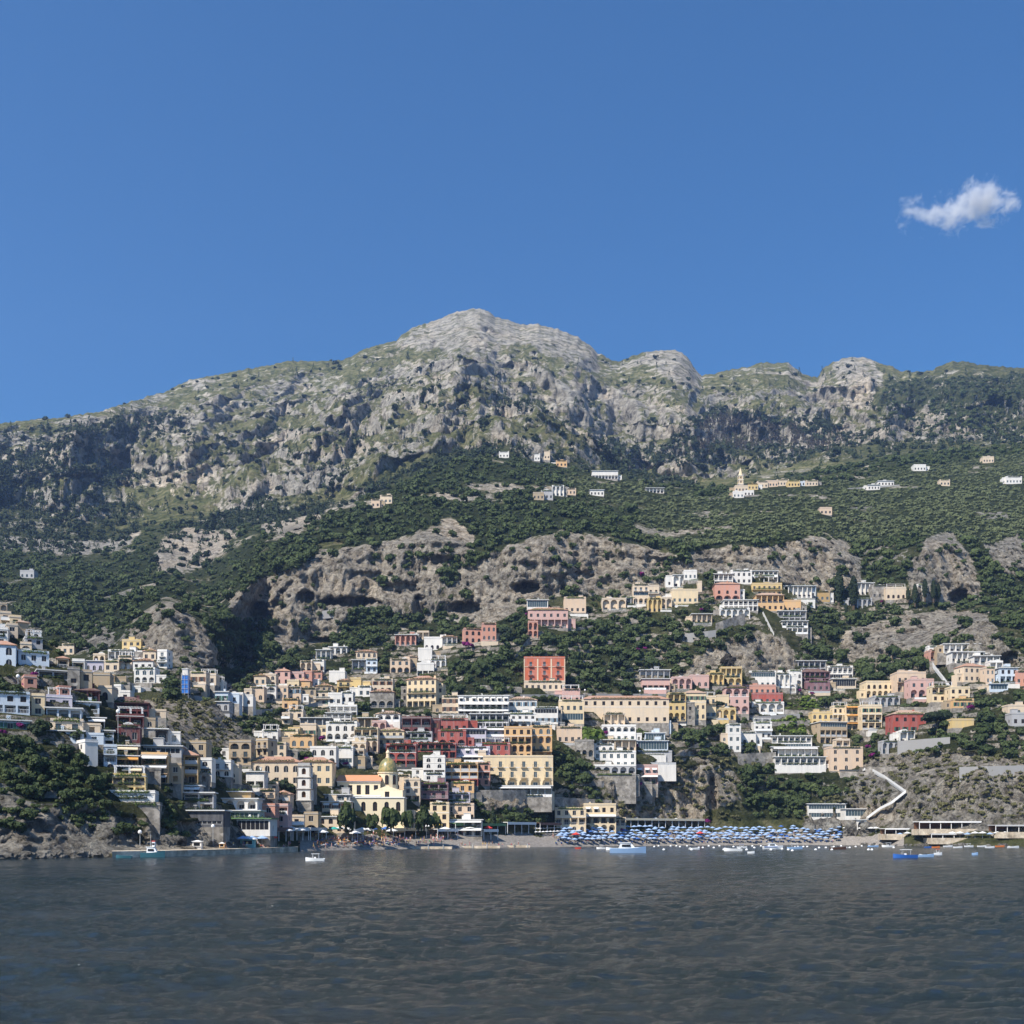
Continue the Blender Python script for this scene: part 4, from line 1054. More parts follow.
# ---- the domed church
def dome_church():
    d = depth(365, 815); S = d/F; Z = lambda y: wz(y, d); X = lambda x: wx(x, d)
    t = empty('church', (X(368), d, Z(815))); tag(t, cat='church'); ox, oz = X(368), Z(815)
    RECTS.append((320, 404, 745, 815)); BLD.append(dict(o=t, px=365, py=790, land='domed church', fixed='cream church with a tiled yellow green dome and orange nave roof', x0=320, x1=404, yt=745, yb=815))
    cr = stucco('church_plaster', (.76,.64,.43), .5); mb = MB(); L = lambda x: X(x)-ox
    def wallbox(m, x0, x1, y0, y1, z0, z1, wins, arch, ww, hh, zc, parts):
        n = wins; bw = (x1-x0)/max(n, 1)
        for j in range(max(n, 1)):
            xm = x0+(j+.5)*bw
            panel(m, (0, y0, 0), (1,0), (0,1), x0+j*bw, x0+(j+1)*bw, z0, z1, (xm-ww/2, xm+ww/2, zc, zc+hh, arch) if n else None, .4, cr)
            if n: parts.append((winmesh(ww-.02, hh-.02, 'arch' if arch else 'rect', M_FRAMEB, M_GLASS), (xm, y0+.38, zc+.01)))
        for sd, xx in ((-1, x0), (1, x1)): panel(m, (xx, 0, 0), (0,1), (-sd,0), y0, y1, z0, z1, None, 0, cr)
        m.add([(x0,y0,z1),(x1,y0,z1),(x1,y1,z1),(x0,y1,z1)], [(0,1,2,3)], M_ROOFW); panel(m, (0, y1, 0), (1,0), (0,-1), x0, x1, z0, z1, None, 0, cr)
    ps = []; h = lambda y: Z(y)-oz
    wallbox(mb, L(346), L(404), 0, 9, -6, h(798), 5, True, 1.5, 3.2, h(811), ps)
    mb.box(L(346)-.25, L(404)+.25, -.3, 9.2, h(798)+.002, h(798)+.35, M_TRIM)
    wallbox(mb, L(333), L(377), 9.3, 19, -4, h(780), 5, False, 1.5, 3.3, h(793.5), ps)
    mb.box(L(333)-.2, L(377)+.2, 9.0, 9.298, h(795.5), h(794.5), M_TRIM); mb.box(L(333)-.2, L(377)+.2, 8.95, 9.298, h(781), h(779.8), M_TRIM)
    wallbox(mb, L(319), L(333)-.01, 10.5, 18, -6, h(785), 1, True, 1.4, 3.0, h(799), ps); mb.box(L(319)-.2, L(333)-.02, 10.2, 10.498, h(786), h(784.6), M_TRIM)
    wallbox(mb, L(368), L(400), 9.25, 20, -4, h(789), 1, False, 1.6, 3.6, h(788.8)-4.2, ps)
    mb.add([(L(371), 9.22, h(789)), (L(397), 9.22, h(789)), (L(384), 9.22, h(784.5)), (L(371), 19, h(789)), (L(397), 19, h(789)), (L(384), 19, h(784.5))], [(0,1,2),(5,4,3),(1,4,5,2),(0,2,5,3)], cr)
    mb.build('wall', t)
    for me, loc in ps: link('window', me, t, loc)
    rf = MB(); x0, x1 = L(333)-.4, L(378); z = h(780)+.05
    rf.add([(x0,8.6,z),(x1,8.6,z),(x1,19.4,z),(x0,19.4,z),(x0+.2,14,z+h(773)-h(780)),(x1,14,z+h(773)-h(780))], [(0,1,5,4),(1,2,5),(2,3,4,5),(3,0,4),(3,2,1,0)], stucco('church_tiles', (.56,.26,.13), .4)); rf.build('roof', t)
    dr = MB(); cx, cy = L(383), 15.0; R = 10.2*S
    dr.lathe([(R*1.02, h(789)), (R*1.02, h(771.2)), (R*1.1, h(771)), (R*1.1, h(770))], 16, cr, (cx, cy), math.pi/16)
    o = dr.build('drum', t)
    for k in range(16):
        a = 2*math.pi*k/16; 
        if k % 2 == 0: link('window', winmesh(1.3, 3.4, 'arch', M_FRAMEB, M_GLASS), o, (cx+math.sin(a)*R*1.03, cy-math.cos(a)*R*1.03, h(783)), a)
    mm = mat('majolica_dome_tiles', (.34,.27,.10), .35, .5); g = nd(mm, 'ShaderNodeTexCoord').outputs['Object']
    sp = nd(mm, 'ShaderNodeSeparateXYZ'); lk(mm, g, sp.inputs[0])
    c = nd(mm, 'ShaderNodeTexVoronoi'); c.inputs['Scale'].default_value = 1.3; lk(mm, g, c.inputs['Vector'])
    setc(mm, mixc(mm, ramp(mm, c.outputs['Color'], [(.35, 0.0), (.55, 1.0)]), (.36,.27,.10), (.19,.19,.08)))
    dm = MB(); pr = [(R*math.cos(a)*.99, h(770.2)+(h(754.5)-h(770))*math.sin(a)*1.0) for a in np.linspace(0, 1.42, 12)]
    dm.lathe(pr, 24, mm, (cx, cy)); dm2 = dm.mesh('dome', True); do = link('dome', dm2, t)
    la = MB(); r = R*.17; la.lathe([(r*1.4, h(755)), (r*1.4, h(754)), (r, h(753.9)), (r, h(750)), (r*1.3, h(749.8)), (r*1.1, h(748.5)), (.1, h(746.5)), (.08, h(744.5))], 10, cr, (cx, cy)); la.build('lantern', do)
dome_church()
def tower(px, yt, yb, w, name, fixed, col, base, rows, spire=False, land=None):
    d = depth(px, yb); S = d/F; H = (yb-yt)*S; W = w*S; t = empty(name, (wx(px, d), d, wz(yb, d))); tag(t, cat='bell tower')
    RECTS.append((px-w/2, px+w/2, yt, yb)); BLD.append(dict(o=t, px=px, py=(yt+yb)/2, land=land, fixed=fixed, x0=px-w/2, x1=px+w/2, yt=yt, yb=yb))
    mb = MB(); m = WM[col]; m2 = WM[base]; fh = H/rows
    for k in range(rows):
        z0, z1 = k*fh, (k+1)*fh; q = W/2*(1-.04*k); mm = m if k else m2
        for o_, u, nv in (((0, -q, 0), (1, 0), (0, 1)), ((q, 0, 0), (0, 1), (-1, 0)), ((0, q, 0), (1, 0), (0, -1)), ((-q, 0, 0), (0, 1), (1, 0))):
            panel(mb, o_, u, nv, -q, q, z0 if k else -5, z1, (-.65, .65, z0+fh*.25, z0+fh*.78, True) if k else None, .8, mm, M_FRAMEB)
        for e in (-1, 1): mb.box(e*q-.35 if e > 0 else -q-.05, q+.05 if e > 0 else -q+.35, -q-.06, -q-.003, z0+.3, z1-.3, WM['st'])
        mb.box(-q-.25, q+.25, -q-.25, q+.25, z1-.28, z1+.02, WM['st'] if base == 'st' else M_TRIM)
    mb.build('shaft', t); rf = MB(); q = W/2
    if spire: rf.lathe([(q*1.0, H+.03), (q*.75, H+q*.6), (.1, H+q*3.2)], 8, m, (0, 0), math.pi/8)
    else: rf.box(-q*.8, q*.8, -q*.8, q*.8, H+.03, H+.9, M_ROOFG)
    rf.build('roof', t)
tower(305, 766, 812, 15, 'bell_tower', 'square bell tower with stone corners and arched openings, left of the domed church', 'wh', 'st', 4, land='square bell tower')
tower(740.5, 476, 489, 5.2, 'bell_tower', 'cream bell tower with a small spire on the wooded ridge', 'py', 'cr', 3, True, land='ridge bell tower')
# cream houses in front of the church
for a in ("289 306 817 833 cr f WW 8", "304 318 814 833 tn f WW 0", "318 352 817 833 cr n WR 0", "325 350 795 803 gy n G 0 gl=1", "322 350 802 818 cr n GW 0 gl=1 awn=white", "376 404 812 826 wh n N 0",
          "402 414 812 830 cr f WW 0", "412 434 813 830 py f WW 0", "430 449 804 830 py f WWW 0 L=pale_yellow_tower_block", "446 474 805 822 pe f LW 0", "446 482 820 836 wh n LL 0 awn=white"):
    p = a.split(); kw = {}
    for q in p[8:]: k, v = q.split('='); kw['land' if k == 'L' else k] = v.replace('_', ' ')
    house(num(p[0]), num(p[1]), num(p[2]), num(p[3]), p[4], p[5], p[6], float(p[7]), **kw)
# restaurant on stilts at the water's right end, on its rock
house(808, 846, 804, 820, 'wh', 'n', 'GG', 0, bays=6, gl=1, land='white two-storey seaside restaurant', db=0, name='restaurant', cat='restaurant')
house(845, 867, 809, 820, 'wh', 'n', 'G', 0, gl=1)
house(857, 867, 820, 832, 'wh', 'n', 'A', 0)
# scaffold tower wrapped in blue net
def scaffold():
    d = depth(186, 694); S = d/F; t = empty('scaffold_tower', (wx(186.5, d), d-1, wz(694, d))); tag(t, 'narrow tower wrapped in bright blue scaffold netting beside the viaduct road', 'scaffold')
    H = 18*S; W = 6.5*S; mb = MB(); nb = mat('blue_net', WALLC['blue'], .7, .2)
    n = noise(nb, .8, 3); setc(nb, ramp(nb, n, [(.35, (.02,.10,.38)), (.65, (.05,.22,.62))]))
    for k in range(4): mb.box(-W/2+.08*k, W/2-.05*k, -1.2, 1.2, H*k/4+.05, H*(k+1)/4-.05, nb)
    mb.build('netting', t); po = MB()
    for x in (-W/2-.1, 0, W/2+.1):
        for y in (-1.35, 1.35): po.box(x-.05, x+.05, y-.05, y+.05, -2, H+1, M_METALG)
    for k in range(5): po.box(-W/2-.15, W/2+.15, -1.42, -1.36, H*k/4-.05, H*k/4+.05, M_METALG)
    po.build('frame', t); tp = MB(); tp.box(-W/2+.2, W/2-.2, -1, 1, H+.02, H+6*S, WM['wh']); tp.box(-W/2, W/2, -1.2, 1.2, H+6*S+.002, H+6*S+.25, M_TRIM); tp.build('top_storey', t)
    RECTS.append((182, 191, 668, 694))
scaffold()
# ------------------------------------------------------------------ walls, roads, stairs, quay
def wallstrip(name, pts, hpx, m, label, cat, thick=.8, under=4.0, cap=True, rel=None, kind=None, group=None):
    """a wall or road edge along picture points (x, base row) standing on the land there"""
    ds = [depth(x, y) for x, y in pts]; n = len(pts)
    ds = [np.mean(ds[max(0, k-1):k+2]) for k in range(n)]
    d0 = ds[n//2]; org = (wx(pts[n//2][0], d0), d0, wz(pts[n//2][1], d0)); mb = MB(); vs = []
    for (x, y), d in zip(pts, ds):
        X, Z = wx(x, d)-org[0], wz(y, d)-org[2]; h = hpx*d/F
        vs += [(X, d-org[1], Z-under), (X, d-org[1], Z+h), (X, d-org[1]+thick, Z+h), (X, d-org[1]+thick, Z-under)]
    fs = []
    for k in range(n-1):
        a = 4*k
        for j in range(3): fs.append((a+j+1, a+j, a+4+j, a+5+j))
    fs += [(0,1,2,3), (4*n-1, 4*n-2, 4*n-3, 4*n-4)]
    mb.add(vs, fs, m); o = mb.build(name, None, org)
    return tag(o, label, cat, group, kind or 'thing')
def lin(x0, y0, x1, y1, n=6): return [(x0+(x1-x0)*k/n, y0+(y1-y0)*k/n) for k in range(n+1)]
STM = WM['st']; M_ROADC = stucco('viaduct_concrete', (.30,.29,.275), .5)
RW = [(lin(478,800,553,800), 10, 'tall grey masonry retaining wall under the yellow palazzo'), (lin(553,806,612,809), 9, 'stone retaining wall running above the beach villa'),
 (lin(594,786,640,786), 5, 'rough stone plinth wall below the white convent'), (lin(683,641,716,637,4), 7, 'pale garden wall with merlons on the rock shoulder'), (lin(716,632,745,622,4), 9, 'curved stone terrace wall above the rock face'),
 (lin(738,766,776,764,4), 12, 'stone wall under the slim white tower house'), (lin(690,729,810,723), 3, 'low stone wall along the road by the pink house'), (lin(775,714,815,716,4), 5, 'stone wall beside the vine terraces'),
 (lin(655,768,705,742), 2.5, 'ramp wall climbing beside the sea cliff trees'), (lin(840,776,866,776,3), 4, 'grey stone plinth under the tall peach house'), (lin(866,772,900,772,4), 5, 'terrace wall right of the zigzag stair'),
 (lin(898,752,950,748,5), 11, 'grey concrete garden wall below the red villa'), (lin(960,774,1030,772,5), 7, 'long pale stone wall on top of the bare cliff'), (lin(951,724,978,724,3), 5, 'stone wall behind the yellow garden wall'),
 (lin(900,712,950,712,4), 5, 'arched supporting wall under the pink house'), (lin(515,660,530,640,3), 4, 'grey stone stair wall left of the red villa'), (lin(480,690,522,692,4), 5, 'broken stone walls left of the red villa'),
 (lin(600,645,640,640,4), 3, 'dry terrace wall among the garden trees'), (lin(560,632,640,622,6), 2.5, 'long terrace wall above the dark garden trees'), (lin(20,744,62,744,4), 3, 'stone wall above the headland trees'),
 (lin(56,752,88,748,4), 6, 'dark stone wall under the pale blue low house'), (lin(128,688,152,688,4), 5, 'stone wall below the white arched villa'), (lin(640,662,662,660,3), 3, 'short wall among trees above the pink terraces'),
 (lin(700,768,720,768,3), 3, 'wall fragment at the cliff edge'), (lin(700,500,760,496,4), 1.5, 'terrace wall under the ridge village'), (lin(842,490,900,486,4), 1.5, 'pale field wall on the olive terraces'), (lin(850,509,872,508,3), 1.5, 'short field wall among olives'),
 (lin(425,612,480,628,4), 1.5, 'thin path wall under the caves'), (lin(322,612,388,606,5), 1.3, 'pale ledge path wall below the long cave'), (lin(160,560,200,562,3), 1.5, 'field wall on the far left slope'), (lin(440,800,482,800,3), 8, 'grey masonry wall left of the yellow palazzo wall')]
for P, h, lab in RW: wallstrip('retaining_wall', P, h, M_ROADC if 'pale' in lab or 'concrete' in lab else STM, lab, 'stone wall', 1.0)
for P, h, lab in [([(118,690),(140,690),(160,692),(180,696),(203,700)], 3.2, 'curving grey viaduct wall of the coast road at the left rocks'), ([(238,712),(262,712),(290,711),(312,706),(332,700)], 2.6, 'road wall curving under the peach hillside houses'),
                  (lin(478,698,585,698,8), 3.6, 'long grey road wall under the red villa'), (lin(586,697,682,697,8), 3.2, 'grey road parapet above the long cream palace'), (lin(740,720,800,716,4), 2.5, 'road wall in front of the dark red house')]:
    wallstrip('road_wall', P, h, M_ROADC, lab, 'road wall', 4.5, 3.0)
# white zigzag stair down the sea cliff
def zig(pts, lab):
    ds = [depth(x, y)-3.2 for x, y in pts]; [RECTS.append((min(a[0], b[0]) + (max(a[0], b[0])-min(a[0], b[0]))*q/4-2, min(a[0], b[0])+(max(a[0], b[0])-min(a[0], b[0]))*q/4+3, (a if a[0] < b[0] else b)[1]*(1-q/4)+(b if a[0] < b[0] else a)[1]*q/4-2, (a if a[0] < b[0] else b)[1]*(1-q/4)+(b if a[0] < b[0] else a)[1]*q/4+6)) for a, b in zip(pts, pts[1:]) for q in range(5)]; d0 = ds[0]; org = (wx(pts[0][0], d0), d0, wz(pts[0][1], d0)); mb = MB()
    for k in range(len(pts)-1):
        for j in range(6):
            p = []
            for t in (j/6, (j+1)/6):
                x = pts[k][0]*(1-t)+pts[k+1][0]*t; y = pts[k][1]*(1-t)+pts[k+1][1]*t; d = ds[k]*(1-t)+ds[k+1]*t; p.append((wx(x, d)-org[0], d-org[1], wz(y, d)-org[2]))
            vs = [];
            for q in p: vs += [(q[0], q[1]-.2, q[2]-.7), (q[0], q[1]-.2, q[2]+.45), (q[0], q[1]+.05, q[2]+.45), (q[0], q[1]+.05, q[2]+.05), (q[0], q[1]+2.2, q[2]+.05), (q[0], q[1]+2.2, q[2]-1.0)]
            mb.add(vs, [(i, (i+1) % 6, 6+(i+1) % 6, 6+i) for i in range(6)] + [(5,4,3,2,1,0), (6,7,8,9,10,11)], M_ROOFW)
    tag(mb.build('zigzag_stair', None, org), lab, 'stairway')
zig([(864,769),(871,769),(884,776),(904,790),(906,791),(892,802),(880,808),(868,817)], 'white zigzag stairway down the cliff from the tall peach house to the sea')
zig([(929,658),(936,668),(944,678),(950,686)], 'long straight grey stair dropping from the coral house')
zig([(763,612),(768,622),(774,634)], 'white stair left of the stacked grey terraces')
# quay
def quay():
    mb = MB(); xs = list(range(112, 302, 6)); vs = []
    for x in xs:
        s = float(np.interp(x, XS, shd))-4; e = s+14; vs += [(wx(x, s), s, -1.5), (wx(x, s), s, 1.35), (wx(x, e), e, 1.4), (wx(x, e), e, -1.5)]
    for k in range(len(xs)-1):
        a = 4*k; mb.add([], [], M_QUAY)
    n = len(xs); mb.add(vs, [(4*k+j+1, 4*k+j, 4*k+4+j, 4*k+5+j) for k in range(n-1) for j in range(3)]+[(0,1,2,3),(4*n-1,4*n-2,4*n-3,4*n-4)], M_QUAY)
    tag(mb.build('quay'), 'long pale concrete quay along the water on the left', 'quay')
quay()
def onquay(x, k=4.0): s = float(np.interp(x, XS, shd))+k; return (wx(x, s), s, 1.4)
# promenade slab behind the middle beach
def canopy(x0, x1, t, h, m, lab, cat='canopy', dep=6.0, name='canopy', glass=False):
    a = beach(x0, t); b = beach(x1, t); L = math.hypot(b[0]-a[0], b[1]-a[1]); ang = math.atan2(b[1]-a[1], b[0]-a[0])
    e = empty(name, a, ang); tag(e, lab, cat); z0 = min(0, b[2]-a[2]); mb = MB(); mb.box(-.2, L+.2, -dep/2, dep/2, h, h+.22, m); mb.box(-.2, L+.2, -dep/2-.04, -dep/2-.003, h-.75, h+.16, m); mb.build('roof', e)
    n = max(2, int(L/4))
    pm = MB()
    for k in range(n+1):
        for y in (-dep/2+.2, dep/2-.2): pm.box(L*k/n-.08, L*k/n+.08, y-.08, y+.08, z0-1, h-.002, M_TRIM)
    pm.build('posts', e)
    bk = MB(); bk.box(0, L, dep/2+.1, dep/2+.3, z0-1, h-.3, WM['cr']); bk.build('back_wall', e)
    if glass: gmb = MB(); gmb.box(.1, L-.1, -dep/2+.35, -dep/2+.4, .9, h-.4, M_GLASSB); gmb.build('window', e)
for a in ((345,356,.75,2.5,AWN['white'],'white square canopy between the plane trees'), (388,421,.85,2.3,AWN['cream'],'long cream canopy on the promenade'), (432,452,.75,2.5,AWN['white'],'white canopy near the yellow parasol'),
          (450,500,.95,3.2,M_GREEN,'green-edged long terrace roof above the landing stage'), (502,530,.9,3.2,AWN['white'],'white canopy at the left end of the blue parasols'), (535,556,.95,2.8,M_ROOFD,'dark low canopy beside the beach villa'),
          (612,700,1.05,2.6,AWN['cream'],'long cream beach bar canopy under the cliff'), (478,492,.55,2.6,AWN['white'],'small white canopy on the landing stage'), (302,318,.9,2.7,M_METALG,'pale grey awning roof by the quay corner'), (282,300,.95,2.5,AWN['white'],'white cafe canopy next to the bell tower square'),
          (262,284,.95,2.7,M_ROOFD,'dark arcade roof below the salmon quay house')):
    canopy(*a)
def coast_canopy(x0, x1, y, h, m, lab, dep=8):
    d = depth((x0+x1)/2, y); a = (wx(x0, d), d-2, wz(y, d)); L = (x1-x0)*d/F; e = empty('beach_club', a); tag(e, lab, 'beach club'); mb = MB(); mb.box(0, L, 0, dep, h, h+.3, m); mb.box(0, L, -.06, -.003, h-.3, h+.3, m); mb.build('roof', e)
    pm = MB(); n = int(L/4)
    for k in range(n+1): pm.box(L*k/n-.1, L*k/n+.1, .3, .5, -2, h-.003, M_TRIM)
    pm.build('posts', e); fl = MB(); fl.box(-.5, L+.5, -3, dep, -2.5, 0, M_QUAY); fl.build('deck', e); bk = MB(); bk.box(.3, L-.3, dep-.6, dep-.4, 0, h-.01, M_FRAMEB); bk.build('back_wall', e)
coast_canopy(918, 992, 829, 2.9, M_TRIM, 'long white-roofed beach club at the foot of the bare cliff')
coast_canopy(994, 1040, 832, 2.6, M_METALG, 'grey-roofed bathing deck at the right end of the shore')
coast_canopy(884, 916, 834, 2.2, M_TRIM, 'small white-roofed bathing deck beside the long beach club')
coast_canopy(930, 975, 838, 1.6, M_METALG, 'low grey bathing platform below the long beach club')
# landing stages
def stage(x0, x1, off, w, lab):
    d = float(np.interp((x0+x1)/2, XS, shd))-off; L = (x1-x0)*d/F; mb = MB(); mb.box(0, L, 0, w, -.6, .75, M_QUAY)
    for k in range(int(L/5)+1): mb.tube((k*5+.2, -.15, -1.5), (k*5+.2, -.15, 1.4), .15, .15, 8, M_METALG)
    tag(mb.build('landing_stage', None, (wx(x0, d), d, 0)), lab, 'pier')
stage(398, 452, 5, 5, 'grey concrete landing stage in front of the crowded beach'); stage(458, 500, 6, 6, 'white landing stage with a canopy in the middle of the bay'); stage(500, 530, 3, 4, 'low pale pier at the left end of the blue parasols')

# ------------------------------------------------------------------ boats
HULL = {k: mat('hull_'+k, c, .35, .5) for k, c in dict(white=(.78,.78,.76), blue=(.03,.12,.40), teal=(.035,.12,.15), wood=(.10,.05,.03), red=(.6,.07,.04), grey=(.4,.4,.4), orange=(.7,.2,.05))}if False else {k: mat('hull_'+k, c, .35, .5) for k, c in dict(white=(.78,.78,.76), blue=(.03,.12,.40), pale_blue=(.30,.45,.65), teal=(.035,.12,.15), wood=(.10,.05,.03), red=(.6,.07,.04), grey=(.4,.4,.4), orange=(.7,.2,.05)).items()}
def boat(x, y, Lpx, hull, top, lab, ang=0, kind='launch', cat='boat', band=None):
    d = EYE*F/(y-HOR); L = Lpx*d/F; B = L*.3; h = max(.5, L*(.2 if kind == 'ferry' else .13))
    t = empty(cat.replace(' ', '_'), (wx(x, d), d, .0), math.radians(ang)); tag(t, lab, cat)
    mb = MB(); n = 10; sec = []
    for k in range(n+1):
        u = k/n; xx = (u-.5)*L; b = B/2*(1-max(0, (u-.45)/.55)**2.2)*(.88+.12*min(1, u*4)); sh = h*(1+.45*max(0, u-.4)**1.5*2)
        sec.append((xx, b, sh))
    vs = []; m = HULL[hull]
    for xx, b, sh in sec:
        vs += [(xx, -b, sh), (xx, -b*.78, .02), (xx, 0, -.25), (xx, b*.78, .02), (xx, b, sh), (xx, b*.85, sh*.82), (xx, -b*.85, sh*.82)]
    fs = []
    for k in range(n):
        for j in range(7): a = 7*k; fs.append((a+j, 7*(k+1)+j, 7*(k+1)+(j+1) % 7, a+(j+1) % 7))
    fs.append((6,5,4,3,2,1,0)); mb.add(vs, fs, m); mb.build('hull', t)
    if band: b2 = MB(); b2.box(-L*.48, L*.2, -B/2-.03, -B/2+.02, h*.75, h*.95, HULL[band]); b2.build('stripe', t)
    T = HULL[top]
    if kind in ('cruiser', 'ferry'):
        c = MB(); c.add([(-L*.25,-B*.36,h*.8),(L*.22,-B*.30,h*.9),(L*.22,B*.30,h*.9),(-L*.25,B*.36,h*.8),(-L*.22,-B*.32,h*2.1),(L*.08,-B*.26,h*2.1),(L*.08,B*.26,h*2.1),(-L*.22,B*.32,h*2.1)], [(0,1,5,4),(1,2,6,5),(2,3,7,6),(3,0,4,7),(4,5,6,7)], T); c.build('cabin', t)
        w = MB(); w.box(-L*.18, L*.06, -B*.37, -B*.345, h*1.35, h*1.8, M_GLASS); w.build('window', t)
        r = MB(); r.box(-L*.27, L*.06, -B*.36, B*.36, h*2.102, h*2.25, T); r.build('cabin_roof', t)
        if kind == 'ferry':
            c2 = MB(); c2.box(-L*.02, L*.1, -B*.25, B*.25, h*2.252, h*3.3, T); c2.box(-L*.01, L*.09, -B*.252-.02, -B*.251, h*2.6, h*3.0, M_GLASS); c2.build('wheelhouse', t)
            c3 = MB(); c3.box(-L*.03, L*.11, -B*.28, B*.28, h*3.302, h*3.5, HULL['red']); c3.build('wheelhouse_roof', t)
            ma = MB(); ma.tube((-L*.1,0,h*2.2), (-L*.1,0,h*5), .06, .03, 6, M_METALG); ma.build('mast', t)
    elif kind == 'launch':
        w = MB(); w.add([(L*.05,-B*.3,h*.95),(L*.05,B*.3,h*.95),(-L*.03,-B*.26,h*1.7),(-L*.03,B*.26,h*1.7),(L*.02,-B*.3,h*.95),(L*.02,B*.3,h*.95)], [(0,1,3,2),(4,2,3,5)], M_GLASSB); w.build('windscreen', t)
        s = MB(); s.box(-L*.4, -L*.28, -B*.32, B*.32, h*.7, h*1.25, M_TRIM); s.build('bench', t); e = MB(); e.box(-L*.54, -L*.47, -B*.09, B*.09, h*.1, h*1.5, M_METAL); e.build('outboard_motor', t)
    elif kind == 'canopy':
        po = MB()
        for xx in (-L*.2, L*.12):
            for yy in (-B*.3, B*.3): po.tube((xx,yy,h*.8), (xx,yy,h*2.6), .05, .05, 6, M_METALG)
        po.build('posts', t); r = MB(); r.box(-L*.26, L*.18, -B*.38, B*.38, h*2.6, h*2.75, T); r.build('sunshade', t)
        s = MB(); s.box(-L*.05, L*.04, -B*.12, B*.12, h*.8, h*1.5, M_TRIM); s.build('console', t)
    elif kind == 'row':
        s = MB()
        for xx in (-L*.25, 0, L*.2): s.box(xx-.12, xx+.12, -B*.36, B*.36, h*.8, h*.9, M_FRAMEB)
        s.build('thwart', t)
boat(153, 857.5, 24, 'teal', 'white', 'white passenger ferry with a red-topped wheelhouse and teal hull at the quay', 0, 'ferry', 'ferry')
boat(124, 858, 16, 'teal', 'white', 'long low turquoise boat moored left of the ferry', 180, 'row')
boat(315, 861, 19, 'white', 'white', 'white motorboat crossing in front of the quay end', 180, 'canopy', 'motorboat')
boat(578, 849, 6, 'red', 'red', 'tiny bright red boat before the blue parasols', 0, 'row')
boat(601, 849, 9, 'white', 'white', 'small white motorboat left of the pale blue yacht', 180, 'canopy', 'motorboat')
boat(628, 853, 36, 'pale_blue', 'white', 'pale blue and white motor yacht, largest boat of the middle bay', 0, 'cruiser', 'yacht')
boat(614, 850, 16, 'white', 'white', 'white launch close behind the pale blue yacht', 180, 'launch', 'motorboat')
boat(694, 849.5, 11, 'white', 'white', 'white motorboat midway between the yacht and the white pair', 0, 'launch', 'motorboat')
boat(733, 851, 18, 'white', 'white', 'white speedboat, nearer one of the pair', 180, 'launch', 'motorboat')
boat(742, 848, 10, 'white', 'blue', 'white motorboat with blue shade, farther one of the pair', 0, 'canopy', 'motorboat')
boat(751, 853.5, 7, 'white', 'white', 'little white dinghy alone on the open water', 0, 'row', 'dinghy')
boat(773, 849, 20, 'white', 'white', 'white cruiser with a blue stripe and tall cabin', 0, 'cruiser', 'motorboat', 'blue')
boat(795, 849, 15, 'pale_blue', 'white', 'pale blue open boat beside the white cruiser', 0, 'canopy')
boat(838, 849.5, 17, 'wood', 'white', 'dark wooden boat with a raised bow right of the parasols', 0, 'launch', 'wooden boat')
boat(873, 847, 11, 'pale_blue', 'white', 'pale motorboat left of the white-decked boats', 0, 'launch', 'motorboat')
boat(888, 847, 12, 'white', 'white', 'white canopied boat above the blue boat', 180, 'canopy', 'motorboat')
boat(905, 858, 24, 'blue', 'white', 'bright blue boat with white shade on the right water', 180, 'canopy')
boat(926, 857, 16, 'pale_blue', 'white', 'pale lilac inflatable boat behind the bright blue boat', 0, 'launch', 'dinghy')
boat(936, 848, 8, 'orange', 'white', 'orange inflatable boat at the right bathing decks', 0, 'row', 'dinghy')
boat(928, 848, 7, 'blue', 'white', 'small blue dinghy left of the orange inflatable', 0, 'row', 'dinghy')
for x, y, n_ in ((948,847,'left'),(958,848,'second'),(969,847,'third'),(982,847,'fourth'),(990,848,'fifth')):
    boat(x, y, 9, 'white', 'white', f'white boat moored at the right decks, {n_} of five' if n_ != 'left' else 'white boat moored at the right decks, next to the orange inflatable', 0, 'canopy' if x % 2 else 'row')
boat(1000, 847, 9, 'orange', 'white', 'orange-red boat among the far right moorings', 0, 'row'); boat(1013, 848, 12, 'white', 'white', 'white boat at the far right edge of the bay', 0, 'launch')
boat(975, 855, 6, 'pale_blue', 'white', 'tiny pale blue pedal boat alone right of the blue boat', 0, 'row', 'dinghy')
boat(938, 855, 8, 'white', 'red', 'small boat with red shade right of the bright blue boat', 0, 'canopy')
# buoys
bm = MB(); bm.lathe([(.05,-.35),(.38,-.15),(.45,.1),(.3,.38),(.08,.46)], 10, HULL['white']); bme = bm.mesh('buoy', True)
for k in range(46):
    x = 655+k*5.3+random.uniform(-2, 2); y = random.choice([846.3,847,848,850]) + (3 if random.random() < .08 else 0); d = EYE*F/(y-HOR); d = min(d, float(np.interp(x, XS, shd))-2)
    tag(link('buoy', bme, None, (wx(x, d), d, 0)), 'small round white buoy floating off the parasol beach', 'buoy', 'white buoys off the beach')

